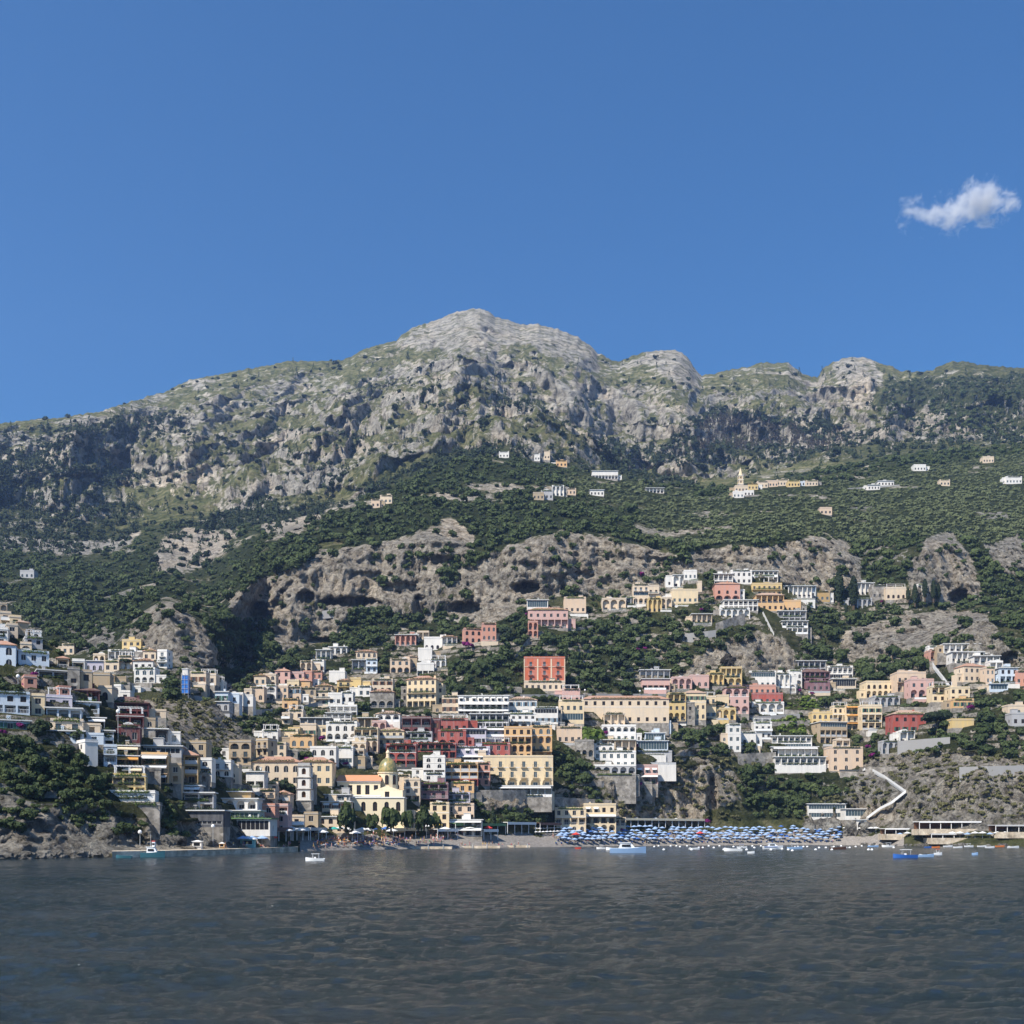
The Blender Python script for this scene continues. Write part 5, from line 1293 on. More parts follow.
# ------------------------------------------------------------------ parasols, sunbeds, people
def parasol(mt, R=1.25, h=2.25):
    e = MB(); n = 8; vs = [(0,0,h+.55)]+[(R*math.cos(2*math.pi*k/n), R*math.sin(2*math.pi*k/n), h) for k in range(n)]+[(R*math.cos(2*math.pi*k/n), R*math.sin(2*math.pi*k/n), h-.18) for k in range(n)]
    e.add(vs, [(0, 1+k, 1+(k+1) % n) for k in range(n)]+[(1+k, 9+k, 9+(k+1) % n, 1+(k+1) % n) for k in range(n)], mt); p = MB(); p.tube((0,0,-.3), (0,0,h+.5), .035, .03, 6, M_TRIM); return e.mesh('shade'), p.mesh('pole')
PC = {k: parasol(mat('parasol_'+k, c, .8, .1), *s) for k, c, s in (('light blue',(.30,.42,.62),(1.35,2.1)), ('deep blue',(.06,.15,.42),(1.25,)), ('white',(.76,.75,.72),(1.6,2.5)), ('yellow',(.75,.50,.06),(1.8,2.6)), ('red',(.6,.06,.05),(1.3,)), ('green',(.05,.33,.28),(1.4,)), ('orange',(.7,.28,.06),(1.3,)))}
def put_parasol(col, loc, lab, grp, s=1.0):
    t = empty('parasol', loc); tag(t, lab, 'parasol', grp); t.scale = (s, s, s); link('shade', PC[col][0], t); link('pole', PC[col][1], t)
PRS = []
for r_ in range(5):
    t = .08+.145*r_
    for k in range(51):
        x = 558+k*5.7+r_*1.7
        if x > 842 or random.random() < .10: continue
        put_parasol('light blue' if random.random() < .92 else 'deep blue', beach(x+random.uniform(-1, 1), t+random.uniform(-.055, .055)), 'light blue or deep blue parasol in the dense rows under the cliff', 'blue parasols in rows on the beach')
for k in range(12):
    for r_ in range(2): put_parasol('white', beach(536+k*3.6, .62+.22*r_), 'white parasol in the rows at the left end of the blue parasols', 'white parasols in rows', .55)
for k in range(7): put_parasol('white', beach(846+k*5, .55), 'white parasol in the short row under the seaside restaurant', 'white parasols below the restaurant')
for x, t, c, l in ((243,5,'light blue','blue parasol on the quay beside the turquoise kiosk'), (262,6,'light blue','second blue parasol on the quay'), (252,5,'light blue','blue parasol between two blue ones on the quay'), (272,6,'red','red parasol on the quay')):
    put_parasol(c, onquay(x, t), l, 'parasols on the quay', 1.2)
for x, t, c, l in ((286,.6,'white','white parasol by the quay end cafe'), (292,.7,'white','large white parasol at the square'), (299,.62,'white','white parasol left of the dark doorway'), (334,.75,'green','green parasol on the crowded beach'), (340,.7,'white','white parasol next to the green one'),
    (349,.62,'white','white parasol under the plane tree'), (362,.6,'white','wide white parasol on the crowded beach'), (368,.55,'white','white parasol right of the wide one'), (373,.7,'deep blue','deep blue parasol before the plane trees'), (386,.72,'deep blue','deep blue parasol by the cream canopy'), (392,.5,'white','white parasol beside the landing stage'),
    (436,.9,'yellow','bright yellow parasol at the promenade trees'), (428,.85,'white','white parasol left of the yellow one'), (322,.45,'white','low white parasol near the water'), (355,.35,'white','white parasol at the water edge'), (445,.6,'white','white parasol on the terrace'), (470,.6,'white','white parasol over the landing stage'), (488,.62,'red','red parasol over the landing stage'),
    (576,.2,'red','red parasol at the water edge'), (700,.25,'red','red parasol among the blue ones'), (618,.95,'white','white parasol at the beach bar'), (636,.95,'white','second white parasol at the beach bar'), (655,.95,'white','third white parasol at the beach bar'), (676,.95,'white','fourth white parasol at the beach bar')):
    put_parasol(c, beach(x, t), l, None, 1.3)
for k in range(16): x = 900+k*7.5; d = float(np.interp(x, XS, shd)); put_parasol('white' if k % 3 else 'light blue', (wx(x, d+7), d+7, wz(837, d+7)-.8), 'parasol in the row on the right bathing decks', 'parasols on the right decks', 1.0)
def sunbed(mt):
    m = MB(); m.box(-.33,.33,-.95,.45,.28,.36,mt); m.add([(-.33,.45,.28),(.33,.45,.28),(.33,.45,.36),(-.33,.45,.36),(-.33,1.0,.62),(.33,1.0,.62),(.33,.96,.7),(-.33,.96,.7)],[(0,1,5,4),(3,7,6,2),(0,4,7,3),(1,2,6,5),(4,5,6,7)],mt)
    for x in (-.28,.28):
        for y in (-.8,.5): m.box(x-.03,x+.03,y-.03,y+.03,-.1,.279,M_TRIM)
    return m.mesh('sunbed')
SB = [sunbed(mat('sunbed_blue', (.04,.13,.45), .8)), sunbed(mat('sunbed_white', (.7,.7,.7), .8)), sunbed(mat('sunbed_orange', (.62,.25,.08), .8))]
for r_ in range(4):
    for k in range(52):
        x = 556+k*5.4+r_*2; i = 0 if random.random() < .75 else 1
        if x > 845: continue
        tag(link('sunbed', SB[i], None, beach(x, .08+.16*r_), math.pi+random.uniform(-.1,.1)), ['deep blue sunbed under the rows of blue parasols','white sunbed under the rows of blue parasols'][i], 'sunbed', ['blue sunbeds in rows','white sunbeds in rows'][i])
for k in range(60): tag(link('sunbed', SB[[1,2,0][k % 3]], None, beach(random.uniform(315, 400), random.uniform(.1, .6)), random.uniform(2.4, 3.8)), ['white','orange','deep blue'][k % 3]+' sunbed on the crowded beach below the church', 'sunbed', ['white','orange','deep blue'][k % 3]+' sunbeds on the crowded beach')
# people: one continuous skinned body per pose
def body(pose, skin, top, low, hair):
    J = dict(stand=[(0,0,.92),(0,0,1.15),(0,0,1.38),(0,0,1.50),(0,-.02,1.66),(.1,0,.88),(.12,-.02,.48),(.13,0,.06),(.14,-.14,.03),(-.1,0,.88),(-.13,.02,.48),(-.14,.06,.06),(-.15,-.08,.03),(.2,0,1.38),(.27,.02,1.1),(.27,-.08,.86),(-.2,0,1.38),(-.27,.02,1.1),(-.25,-.1,.86)],
             walk=[(0,0,.90),(0,0,1.15),(0,-.03,1.38),(0,-.04,1.50),(0,-.07,1.66),(.1,0,.86),(.11,-.22,.50),(.12,-.30,.08),(.12,-.45,.05),(-.1,0,.86),(-.11,.08,.48),(-.12,.32,.14),(-.12,.22,.05),(.2,-.02,1.38),(.26,.16,1.12),(.26,.14,.88),(-.2,-.02,1.38),(-.26,-.14,1.12),(-.24,-.30,.94)],
             sit=[(0,0,.14),(0,.06,.38),(0,.04,.60),(0,.02,.72),(0,-.02,.88),(.1,-.02,.13),(.13,-.36,.34),(.13,-.52,.06),(.14,-.66,.04),(-.1,-.02,.13),(-.13,-.40,.30),(-.13,-.60,.06),(-.14,-.74,.04),(.2,.04,.60),(.27,.02,.36),(.22,-.2,.34),(-.2,.04,.60),(-.28,.10,.34),(-.26,.18,.06)],
             lie=[(0,0,.12),(0,.24,.12),(0,.46,.13),(0,.58,.14),(0,.74,.16),(.1,-.04,.12),(.12,-.46,.16),(.13,-.84,.08),(.14,-.90,.18),(-.1,-.04,.12),(-.13,-.44,.24),(-.13,-.80,.08),(-.14,-.86,.18),(.2,.46,.12),(.30,.24,.08),(.26,.02,.07),(-.2,.46,.12),(-.30,.3,.08),(-.28,.08,.07)])[pose]
    E = [(0,1),(1,2),(2,3),(3,4),(0,5),(5,6),(6,7),(7,8),(0,9),(9,10),(10,11),(11,12),(2,13),(13,14),(14,15),(2,16),(16,17),(17,18)]
    Rr = [.15,.135,.15,.06,.11,.095,.062,.042,.035,.095,.062,.042,.035,.06,.044,.032,.06,.044,.032]
    me = bpy.data.meshes.new('b'); me.from_pydata(J, E, []); o = bpy.data.objects.new('b', me); COL.objects.link(o)
    md = o.modifiers.new('s', 'SKIN'); sv = me.skin_vertices[0].data
    for k, r in enumerate(Rr): sv[k].radius = (r, r*.8)
    sv[0].use_root = True; o.modifiers.new('u', 'SUBSURF').levels = 1
    dg = bpy.context.evaluated_depsgraph_get(); out = bpy.data.meshes.new_from_object(o.evaluated_get(dg)); bpy.data.objects.remove(o); bpy.data.meshes.remove(me)
    out.name = 'person'; out.materials.clear()
    for m in (skin, top, low, hair): out.materials.append(m)
    H_ = np.array(J[4])
    for p in out.polygons:
        c = np.array(p.center); a = np.linalg.norm(c-np.array(J[1])); b = np.linalg.norm(c-np.array(J[0])); t2 = np.linalg.norm(c-np.array(J[2]))
        i = 0
        if np.linalg.norm(c-H_) < .17 and (c[2] > H_[2]+.02 or (pose == 'lie' and c[1] > H_[1])): i = 3
        elif b < .2 or np.linalg.norm(c-np.array(J[5])) < .14 or np.linalg.norm(c-np.array(J[9])) < .14: i = 2
        elif (a < .18 or t2 < .16): i = 1
        p.material_index = i
    return out
SK = [mat('skin_fair', (.55,.33,.23), .6), mat('skin_tanned', (.36,.19,.11), .6)]; HA = [mat('hair_brown', (.05,.03,.02), .7), mat('hair_blond', (.35,.24,.10), .7)]
CL = {k: mat('cloth_'+k, c, .85) for k, c in dict(white=(.75,.74,.72), blue=(.05,.14,.45), red=(.6,.06,.06), black=(.03,.03,.03), yellow=(.7,.5,.08), pink=(.65,.25,.3), green=(.08,.3,.15)).items()}
ck = list(CL); BOD = []
for i, ps in enumerate(['stand', 'walk', 'sit', 'lie', 'stand', 'walk', 'sit', 'lie', 'stand', 'sit', 'walk', 'lie']):
    tk, lw = ck[i % 7], ck[(i*3+2) % 7]; sk = SK[i % 2]
    top = sk if i % 3 == 2 else CL[tk]; BOD.append((body(ps, sk, top, CL[lw], HA[i % 2]), ps, None if top is sk else tk, lw))
VERB = dict(stand='standing', walk='walking', sit='sitting', lie='lying')
def person(loc, where, grp):
    me, ps, tk, lw = BOD[random.randrange(12)]; lab = f"{VERB[ps]} person in {'a '+tk+' top and ' if tk else ''}{lw} {'shorts' if tk else 'swimwear'} {where}"
    o = link('person', me, None, loc, random.uniform(-3.1, 3.1)); tag(o, lab, 'person', grp)
for k in range(185): x = random.uniform(312, 452); person(beach(x, random.uniform(.05, .7), .2), 'on the crowded beach below the church' , 'people on the crowded beach')
for k in range(60): x = random.uniform(540, 842); person(beach(x, random.uniform(.02, .6), .2), 'among the blue parasols', 'people among the parasols')
for k in range(40): x = random.uniform(312, 500); person(beach(x, random.uniform(.72, .98), .2), 'on the promenade under the canopies', 'people under the canopies')
for k in range(30): x = random.uniform(222, 300); person(onquay(x, random.uniform(1, 8)), 'on the quay', 'people on the quay')
for k in range(16): x = random.uniform(460, 530); d = float(np.interp(x, XS, shd))-4; person((wx(x, d+random.uniform(0,2)), d+1, .75), 'on the landing stage', 'people on the landing stage')
# kiosks
def kiosk(x, w, h, col, roofm, lab, k=5, octo=False):
    p = onquay(x, k); S = p[1]/F; t = empty('kiosk', p); tag(t, lab, 'kiosk'); W = w*S; H = h*S; mb = MB()
    panel(mb, (0,-W*.3,0), (1,0), (0,1), -W/2, W/2, 0, H, (-W*.36, W*.36, H*.4, H*.85, False), .5, WM[col], M_GLASS)
    for sd in (-1, 1): panel(mb, (sd*W/2,0,0), (0,1), (-sd,0), -W*.3, W*.3, 0, H, None, 0, WM[col])
    panel(mb, (0,W*.3,0), (1,0), (0,-1), -W/2, W/2, 0, H, None, 0, WM[col]); mb.build('wall', t); r = MB()
    r.add([(-W*.62,-W*.45,H),(W*.62,-W*.45,H),(W*.62,W*.45,H),(-W*.62,W*.45,H),(0,0,H+(W*.22 if octo else .35))], [(0,1,4),(1,2,4),(2,3,4),(3,0,4),(3,2,1,0)], roofm); r.build('roof', t)
    c = MB(); c.box(-W*.4, W*.4, -W*.3-.35, -W*.3-.01, H*.36, H*.4, M_TRIM); c.build('counter', t)
kiosk(248, 14, 8.5, 'tq', M_TRIM, 'turquoise kiosk with a white pointed roof on the quay', 5, True); kiosk(197.5, 9, 7.5, 'wh', M_TRIM, 'small white kiosk on the quay near the rocks'); kiosk(222, 5, 5, 'or' if False else 'ora', M_TRIM, 'little orange ticket booth in the middle of the quay')
# rocks at the waterline
rkm = landmat(); rkm.name = 'shore_rock'
def rock(loc, s, lab, grp):
    import bmesh
    bm_ = bmesh.new(); bmesh.ops.create_icosphere(bm_, subdivisions=3, radius=1); seed = random.uniform(0, 99)
    for v in bm_.verts:
        n = float(fbm(np.array([[v.co.x+seed, v.co.y, v.co.z]])*1.3, 4, .6)[0]); f = 1+.75*n; v.co *= f; v.co.z *= .8
    me = bpy.data.meshes.new('rock'); bm_.to_mesh(me); bm_.free(); me.materials.append(rkm); at = me.attributes.new('rock', 'FLOAT', 'POINT'); at.data.foreach_set('value', [1.0]*len(me.vertices))
    tag(link('rock', me, None, loc, random.uniform(0, 6), s), lab, 'rock', grp)
for k in range(26):
    x = 162+k*3.6+random.uniform(-1, 1); s0 = float(np.interp(x, XS, shd)); s = random.uniform(1.2, 2.6); rock((wx(x, s0+12), s0+12+random.uniform(-1, 3), 1.5+random.uniform(0, 1.5)), (s, s, s*random.uniform(.8, 1.5)), 'rough pale boulder heaped behind the quay', 'boulders behind the quay')
for k in range(24):
    x = -20+k*5.2+random.uniform(-1.5, 1.5); s0 = float(np.interp(x, XS, shd)); s = random.uniform(.8, 2.4); rock((wx(x, s0+1), s0+1, .2), (s, s, s*.9), 'grey boulder at the foot of the left headland', 'boulders below the headland')
for k in range(30):
    x = random.uniform(860, 1040); s0 = float(np.interp(x, XS, shd)); s = random.uniform(.7, 1.8); rock((wx(x, s0), s0+random.uniform(0, 3), .2), (s, s, s*.8), 'grey boulder along the right bathing shore', 'boulders on the right shore')
for x, y, s in ((855,829,4.5),(868,830,4),(848,832,3),(810,830,3.5),(822,827,4.5),(833,828,4)): d = depth(x, y); rock((wx(x, d), d-1, wz(y, d)), (s, s, s*1.2), 'large rock carrying the seaside restaurant', 'rocks under the restaurant')
# lamp posts on the viaduct and by the left town
for x, y, h in ((118,745,32),(18,690,12),(140,846,12),(213,842,14),(250,838,20),(585,700,9),(640,700,8)):
    d = depth(x, y); S = d/F; H = h*S; t = empty('street_lamp', (wx(x, d), d, wz(y, d))); mb = MB(); mb.tube((0,0,-1), (0,0,H), .09, .05, 8, M_METALG); mb.build('pole', t)
    g = MB(); g.lathe([(.05,H-.1),(.38,H+.1),(.5,H+.45),(.3,H+.85),(.05,H+.95)], 10, M_TRIM); g.build('globe', t, smooth=True)
    tag(t, {118:'tall lamp post with white globe in front of the brick-red hotel base',18:'lamp post below the white arcaded hotel',140:'lamp post at the ferry',213:'lamp post on the quay by the white kiosk',250:'flag-like mast behind the turquoise kiosk',585:'lamp post on the road above the long palace',640:'lamp post on the road, right end of the long palace'}[x], 'street lamp')
# ------------------------------------------------------------------ plants
def crown_np(n, kind, seed, leaf=.3):
    """leaf clumps through an uneven crown, unit size (radius about 1, base at z=0)"""
    r = np.random.default_rng(seed); lob = {'round': 7, 'olive': 6, 'flat': 7, 'cone': 1, 'cypress': 1}[kind]
    if kind == 'cypress': zc = r.random(n)**.8; rad = .30*np.sin(np.clip(zc*.93+.07, 0, 1)*math.pi)**.6*np.sqrt(r.uniform(.4, 1.0, n)); a = r.random(n)*6.283; C = np.stack([rad*np.cos(a), rad*np.sin(a), zc*2], -1); cen = np.stack([0*zc, 0*zc, zc*2], -1)
    elif kind == 'cone': zc = r.random(n)**1.2; rad = (.62*(1-zc)+.05)*np.sqrt(r.uniform(.5, 1.0, n)); a = r.random(n)*6.283; C = np.stack([rad*np.cos(a), rad*np.sin(a), .3+zc*1.7], -1); cen = np.stack([0*zc, 0*zc, .2+zc*1.6], -1)
    else:
        cs = []; rs = []
        for k in range(lob):
            a = 6.283*k/lob+r.uniform(-.4, .4); q = r.uniform(.35, .62) if k else 0
            cs.append((q*math.cos(a), q*math.sin(a), {'round': r.uniform(.55, 1.25), 'olive': r.uniform(.6, 1.0), 'flat': r.uniform(1.25, 1.42)}[kind])); rs.append({'round': r.uniform(.38, .58), 'olive': r.uniform(.35, .5), 'flat': r.uniform(.38, .5)}[kind])
        cs = np.array(cs); rs = np.array(rs); w = r.integers(0, lob, n); dv = r.normal(size=(n, 3)); dv[:, 2] = np.where(r.random(n) < .7, np.abs(dv[:, 2]), dv[:, 2]); dv /= np.linalg.norm(dv, axis=1)[:, None]
        sq = np.array([1, 1, .38 if kind == 'flat' else .85]); C = cs[w]+dv*(rs[w]*np.cbrt(r.uniform(.45, 1.0, n)))[:, None]*sq; cen = cs[w]
    nr = C-cen; nr /= np.linalg.norm(nr, axis=1)[:, None]+1e-6; nr = nr+r.normal(size=(n, 3))*.33; nr /= np.linalg.norm(nr, axis=1)[:, None]
    u = np.cross(nr, r.normal(size=(n, 3))); u /= np.linalg.norm(u, axis=1)[:, None]; v = np.cross(nr, u)
    s = (leaf*r.uniform(.6, 1.35, n))[:, None]*(.5 if kind in ('cypress', 'cone') else 1); k2 = r.uniform(.5, 1.0, (n, 1))
    V = np.stack([C-u*s-v*s*k2*.4, C+u*s*.5-v*s*k2, C+u*s+v*s*.4*k2, C-u*s*.4+v*s*k2], 1)
    V = V+r.normal(size=V.shape)*leaf*.10
    return V.reshape(-1, 3), np.arange(n*4).reshape(-1, 4), np.repeat(r.uniform(0, 1, n)*.16+.08, 4)
# every plant: (x, y, crown radius m, kind, depth)
mask = np.zeros((1100, 1500), bool)
for x0, x1, yt, yb in RECTS: mask[int(max(0, yt)):int(yb+1), int(x0)+200:int(x1)+201] = True
NCAND = 900000
px = rng.uniform(-70, 1094, NCAND); py = rng.uniform(358, 862, NCAND)
ii = np.clip(np.round((px+180)/1.8).astype(int), 0, NX-1); jj = py.astype(int)
dp = DM[jj, ii]
# nearest grid row -> density and kind, by a picture-space table
DENI = np.full(DM.shape, np.nan); KNI = np.zeros(DM.shape, int)
DNI = np.full(DM.shape, np.inf)
for r in range(NR):
    yy = np.round(GY2[r]).astype(int); ok = (yy >= 0) & (yy < 1099); c = np.nonzero(ok)[0]; q = yy[c]
    for o_ in (0, 1):
        b = GD2[r, c] < DNI[q+o_, c]-(0 if o_ == 0 else 0); cc = c[b]; qq = q[b]+o_
        DNI[qq, cc] = GD2[r, cc]; DENI[qq, cc] = DEN[r, cc]; KNI[qq, cc] = KND[r, cc]
den = np.nan_to_num(DENI[jj, ii]); kn = KNI[jj, ii]
ok = np.isfinite(dp) & (den > 0)
Rk = {0: (1.7, 5.0), 1: (1.6, 2.9), 2: (1.2, 2.4), 3: (1.2, 2.6), 4: (2.4, 4.8), 5: (2.6, 4.2)}
lo = np.array([Rk[k][0] for k in range(6)])[kn]; hi = np.array([Rk[k][1] for k in range(6)])[kn]
R = lo+(hi-lo)*rng.random(NCAND)**1.5; R = np.where((dp < 620), R*np.clip(dp/560, .5, 1.0), R); R = np.where(dp > 1300, R*1.25, R)
pxr = R*F/dp
cell = (2*pxr)**2*np.where(kn >= 4, .20, .42); area = (1164*504)/NCAND
acc = ok & (rng.random(NCAND) < den*area/np.maximum(cell, .5)*1.75)
mx = np.clip(px+200, 0, 1499).astype(int)
for t in (0, .5, 1.0, 1.5):
    for s in (-.35, 0, .35):
        yy = np.clip(py-t*np.nan_to_num(pxr), 0, 1099).astype(int); acc &= ~(mask[yy, np.clip(mx+s*np.nan_to_num(pxr), 0, 1499).astype(int)] & (np.nan_to_num(dp) < 5000)) | (rng.random(NCAND) < .04)
ix = np.nonzero(acc)[0]; PL = [(px[i], py[i], R[i], KN[kn[i]], dp[i]) for i in ix]
print('plants', len(PL), {k: sum(p[3] == k for p in PL) for k in KN})
# trees named by hand: (x, base row, crown radius px, kind, mesh kind)
HT = [(39,736,10,'pine','round','rounded dark tree beside the yellow tall house on the left'), (346,836,9,'wood','round','plane tree with a round crown, left of two on the promenade'), (391,836,9,'wood','round','plane tree with a round crown, right of two on the promenade'),
 (372,837,6,'wood','round','small tree between the two plane trees'), (407,836,6,'wood','round','spreading tree right of the plane trees'), (424,836,8,'wood','round','broad dark tree at the promenade cafe'), (435,836,5,'wood','round','small tree beside the yellow parasol'),
 (282,797,13,'pine','round','big dark green tree left of the bell tower'), (291,796,8,'wood','round','tree touching the bell tower'), (937,735,14,'pine','flat','large umbrella pine beside the red villa'), (716,716,9,'pine','flat','umbrella pine in front of the pale yellow house'), (729,716,7,'pine','flat','smaller umbrella pine near the pink house'),
 (126,669,7,'pine','flat','umbrella pine above the white arched villa'), (493,825,7,'bright','round','yellow-green tree at the left end of the beach garden'), (590,747,14,'bright','round','large bright green tree below the long palace'), (749,752,8,'wood','round','dark tree between the slim tower house and its neighbour'),
 (858,715,7,'wood','round','tree standing in the grey canopy roof'), (809,778,5,'wood','round','olive tree at the right end of the white seafront hotel'), (504,640,10,'pine','round','tall dark tree between the salmon-pink and pink villas'), (595,798,6,'wood','round','tree left of the white convent wall'), (750,640,6,'pine','round','round dark tree on the rock shoulder'), (722,650,6,'pine','round','dark tree on the left of the rock shoulder'),
 (728,668,9,'burnt','round','dark brown round tree above the bright yellow villa'), (78,740,9,'wood','round','leafy tree hanging over the headland'), (985,735,9,'wood','round','dark broad tree right of the umbrella pine'), (490,668,8,'wood','round','dense tree left of the red villa'), (620,670,12,'pine','round','biggest dark tree in the garden right of the red villa'), (600,680,9,'wood','round','garden tree close to the red villa')]
for x, y, h, r_ in ((839,597,31,3.4),(853.5,601,29,3.8),(908,598,13,3.2),(915,600,19,3.4),(925,595,17,2.6),(933.5,596,18,2.3),(938,597,18,2.3),(493,826,20,2.6),(566,660,12,2),(846,612,10,2)):
    HT.append((x, y, h/2, 'pine', 'cypress', f'tall slender dark cypress'))
PM = {}
def cm(kind, mk, k):
    key = (kind, mk, k)
    if key not in PM:
        n = {'round': 620, 'olive': 460, 'flat': 700, 'cypress': 1100, 'cone': 300}[mk]; V, Q_, T = crown_np(n, mk, 100+k*7+len(mk), .17 if mk != 'cypress' else .16)
        PM[key] = np_mesh('crown', V, Q_, [LM[kind]], False, dict(tint=T))
    return PM[key]
tm = MB(); tm.tube((0,0,-.5), (.03,.02,.75), .10, .06, 7, M_BARK); tm.tube((.03,.02,.6), (.3,.1,1.0), .05, .02, 5, M_BARK); tm.tube((.03,.02,.6), (-.25,.15,1.05), .05, .02, 5, M_BARK); tm.tube((.03,.02,.7), (.0,-.25,1.1), .045, .02, 5, M_BARK); TRK = tm.mesh('trunk')
TREES = []
def tree(x, y, Rm, kind, mk, d, lab=None, cat='tree'):
    t = empty('cypress_tree' if mk == 'cypress' else 'umbrella_pine' if mk == 'flat' else 'olive_tree' if kind == 'olive' else 'broadleaf_tree', (wx(x, d), d, wz(y, d)-.25*Rm*(mk != 'flat')), random.uniform(0, 6.2)); t.scale = (Rm, Rm*random.uniform(.9, 1.1), Rm*random.uniform(.85, 1.15))
    link('trunk', TRK, t); link('crown', cm(kind, mk, random.randrange(5)), t)
    TREES.append(dict(o=t, px=x, py=y-Rm*F/d, kind=kind, mk=mk, R=Rm, fixed=lab)); tag(t, cat=cat)
for x, y, rp, kind, mk, lab in HT:
    pr_ = 340 < x < 440 and y > 830; d = depth(x, y)-(5 if mk == 'cypress' else 12 if pr_ else 0); rp *= 1.15 if pr_ else 1; tree(x, y-(12 if pr_ else 0), rp*d/F, kind, mk, d, lab)
    if pr_: TREES[-1]['o'].children[0].location.z = -.95; TREES[-1]['o'].children[0].scale = (1, 1, 1.9)
PL.sort(key=lambda p: -p[2]/p[4])
IND = [p for p in PL if p[1] > 560 and p[4] < 800][:230]; s_ = set(map(id, IND)); REST = [p for p in PL if id(p) not in s_]
for x, y, Rm, k, d in IND: tree(x, y, Rm, k, 'olive' if k in ('olive', 'dry', 'bright') else 'round', d)
# the woods nobody could count, one object for each kind of ground cover
def wood(name, pts, mk, nq, m, lab, leaf):
    if not pts: return
    pr = [crown_np(nq, mk, 300+k, leaf) for k in range(8)]; Vs = []; Ts = []; 
    rs = np.random.default_rng(len(pts))
    for k in range(8):
        sub = pts[k::8]
        if not sub: continue
        A = np.array([(wx(p[0], p[4]), p[4], wz(p[1], p[4]), p[2]) for p in sub]); V, _, T = pr[k]; a = rs.uniform(0, 6.28, len(sub)); c, s = np.cos(a)[:, None], np.sin(a)[:, None]; zz = rs.uniform(.8, 1.15, (len(sub), 1))*(1.35 if mk == 'cone' else 1)
        X = (V[None, :, 0]*c-V[None, :, 1]*s)*A[:, 3:4]+A[:, 0:1]; Y = (V[None, :, 0]*s+V[None, :, 1]*c)*A[:, 3:4]+A[:, 1:2]; Z = V[None, :, 2]*A[:, 3:4]*zz+A[:, 2:3]-.35*A[:, 3:4]
        Vs.append(np.stack([X, Y, Z], -1).reshape(-1, 3)); Ts.append((T[None, :]+rs.uniform(.05, .5, (len(sub), 1))).ravel())
    V = np.vstack(Vs); T = np.concatenate(Ts); o = link(name, np_mesh(name, V, np.arange(len(V)).reshape(-1, 4), [m], False, dict(tint=T))); tag(o, lab, None, None, 'stuff')
sel = lambda k, a, b: [p for p in REST if p[3] == k and a <= p[4] < b]
wood('town_garden_greenery', sel('wood', 0, 640), 'round', 260, LM['wood'], 'bushes and small trees filling the gardens between the houses', .20)
wood('ridge_woodland', sel('wood', 640, 9e9), 'round', 210, LM['wood'], 'dense dark green woodland covering the middle slopes', .225)
wood('olive_groves', sel('olive', 0, 9e9), 'olive', 130, LM['olive'], 'grey green olive groves on the terraced slope', .24)
wood('dry_scrub', sel('dry', 0, 9e9), 'olive', 110, LM['dry'], 'dry olive brown scrub on the rock faces', .28)
wood('terrace_vines', sel('bright', 0, 9e9), 'olive', 130, LM['bright'], 'bright green vines and lemon trees on terraces', .28)
wood('mountain_woods', sel('pine', 0, 9e9)[::2], 'round', 70, LM['pine'], 'dark bushy woods in patches and gullies of the bare mountain', .34)
wood('mountain_pines', sel('pine', 0, 9e9)[1::2], 'cone', 46, LM['pine'], 'sparse dark pines on the bare mountain', .34)
wood('scorched_pinewood', sel('burnt', 0, 9e9), 'cone', 40, LM['burnt'], 'band of dark scorched pines on the right mountain flank', .34)
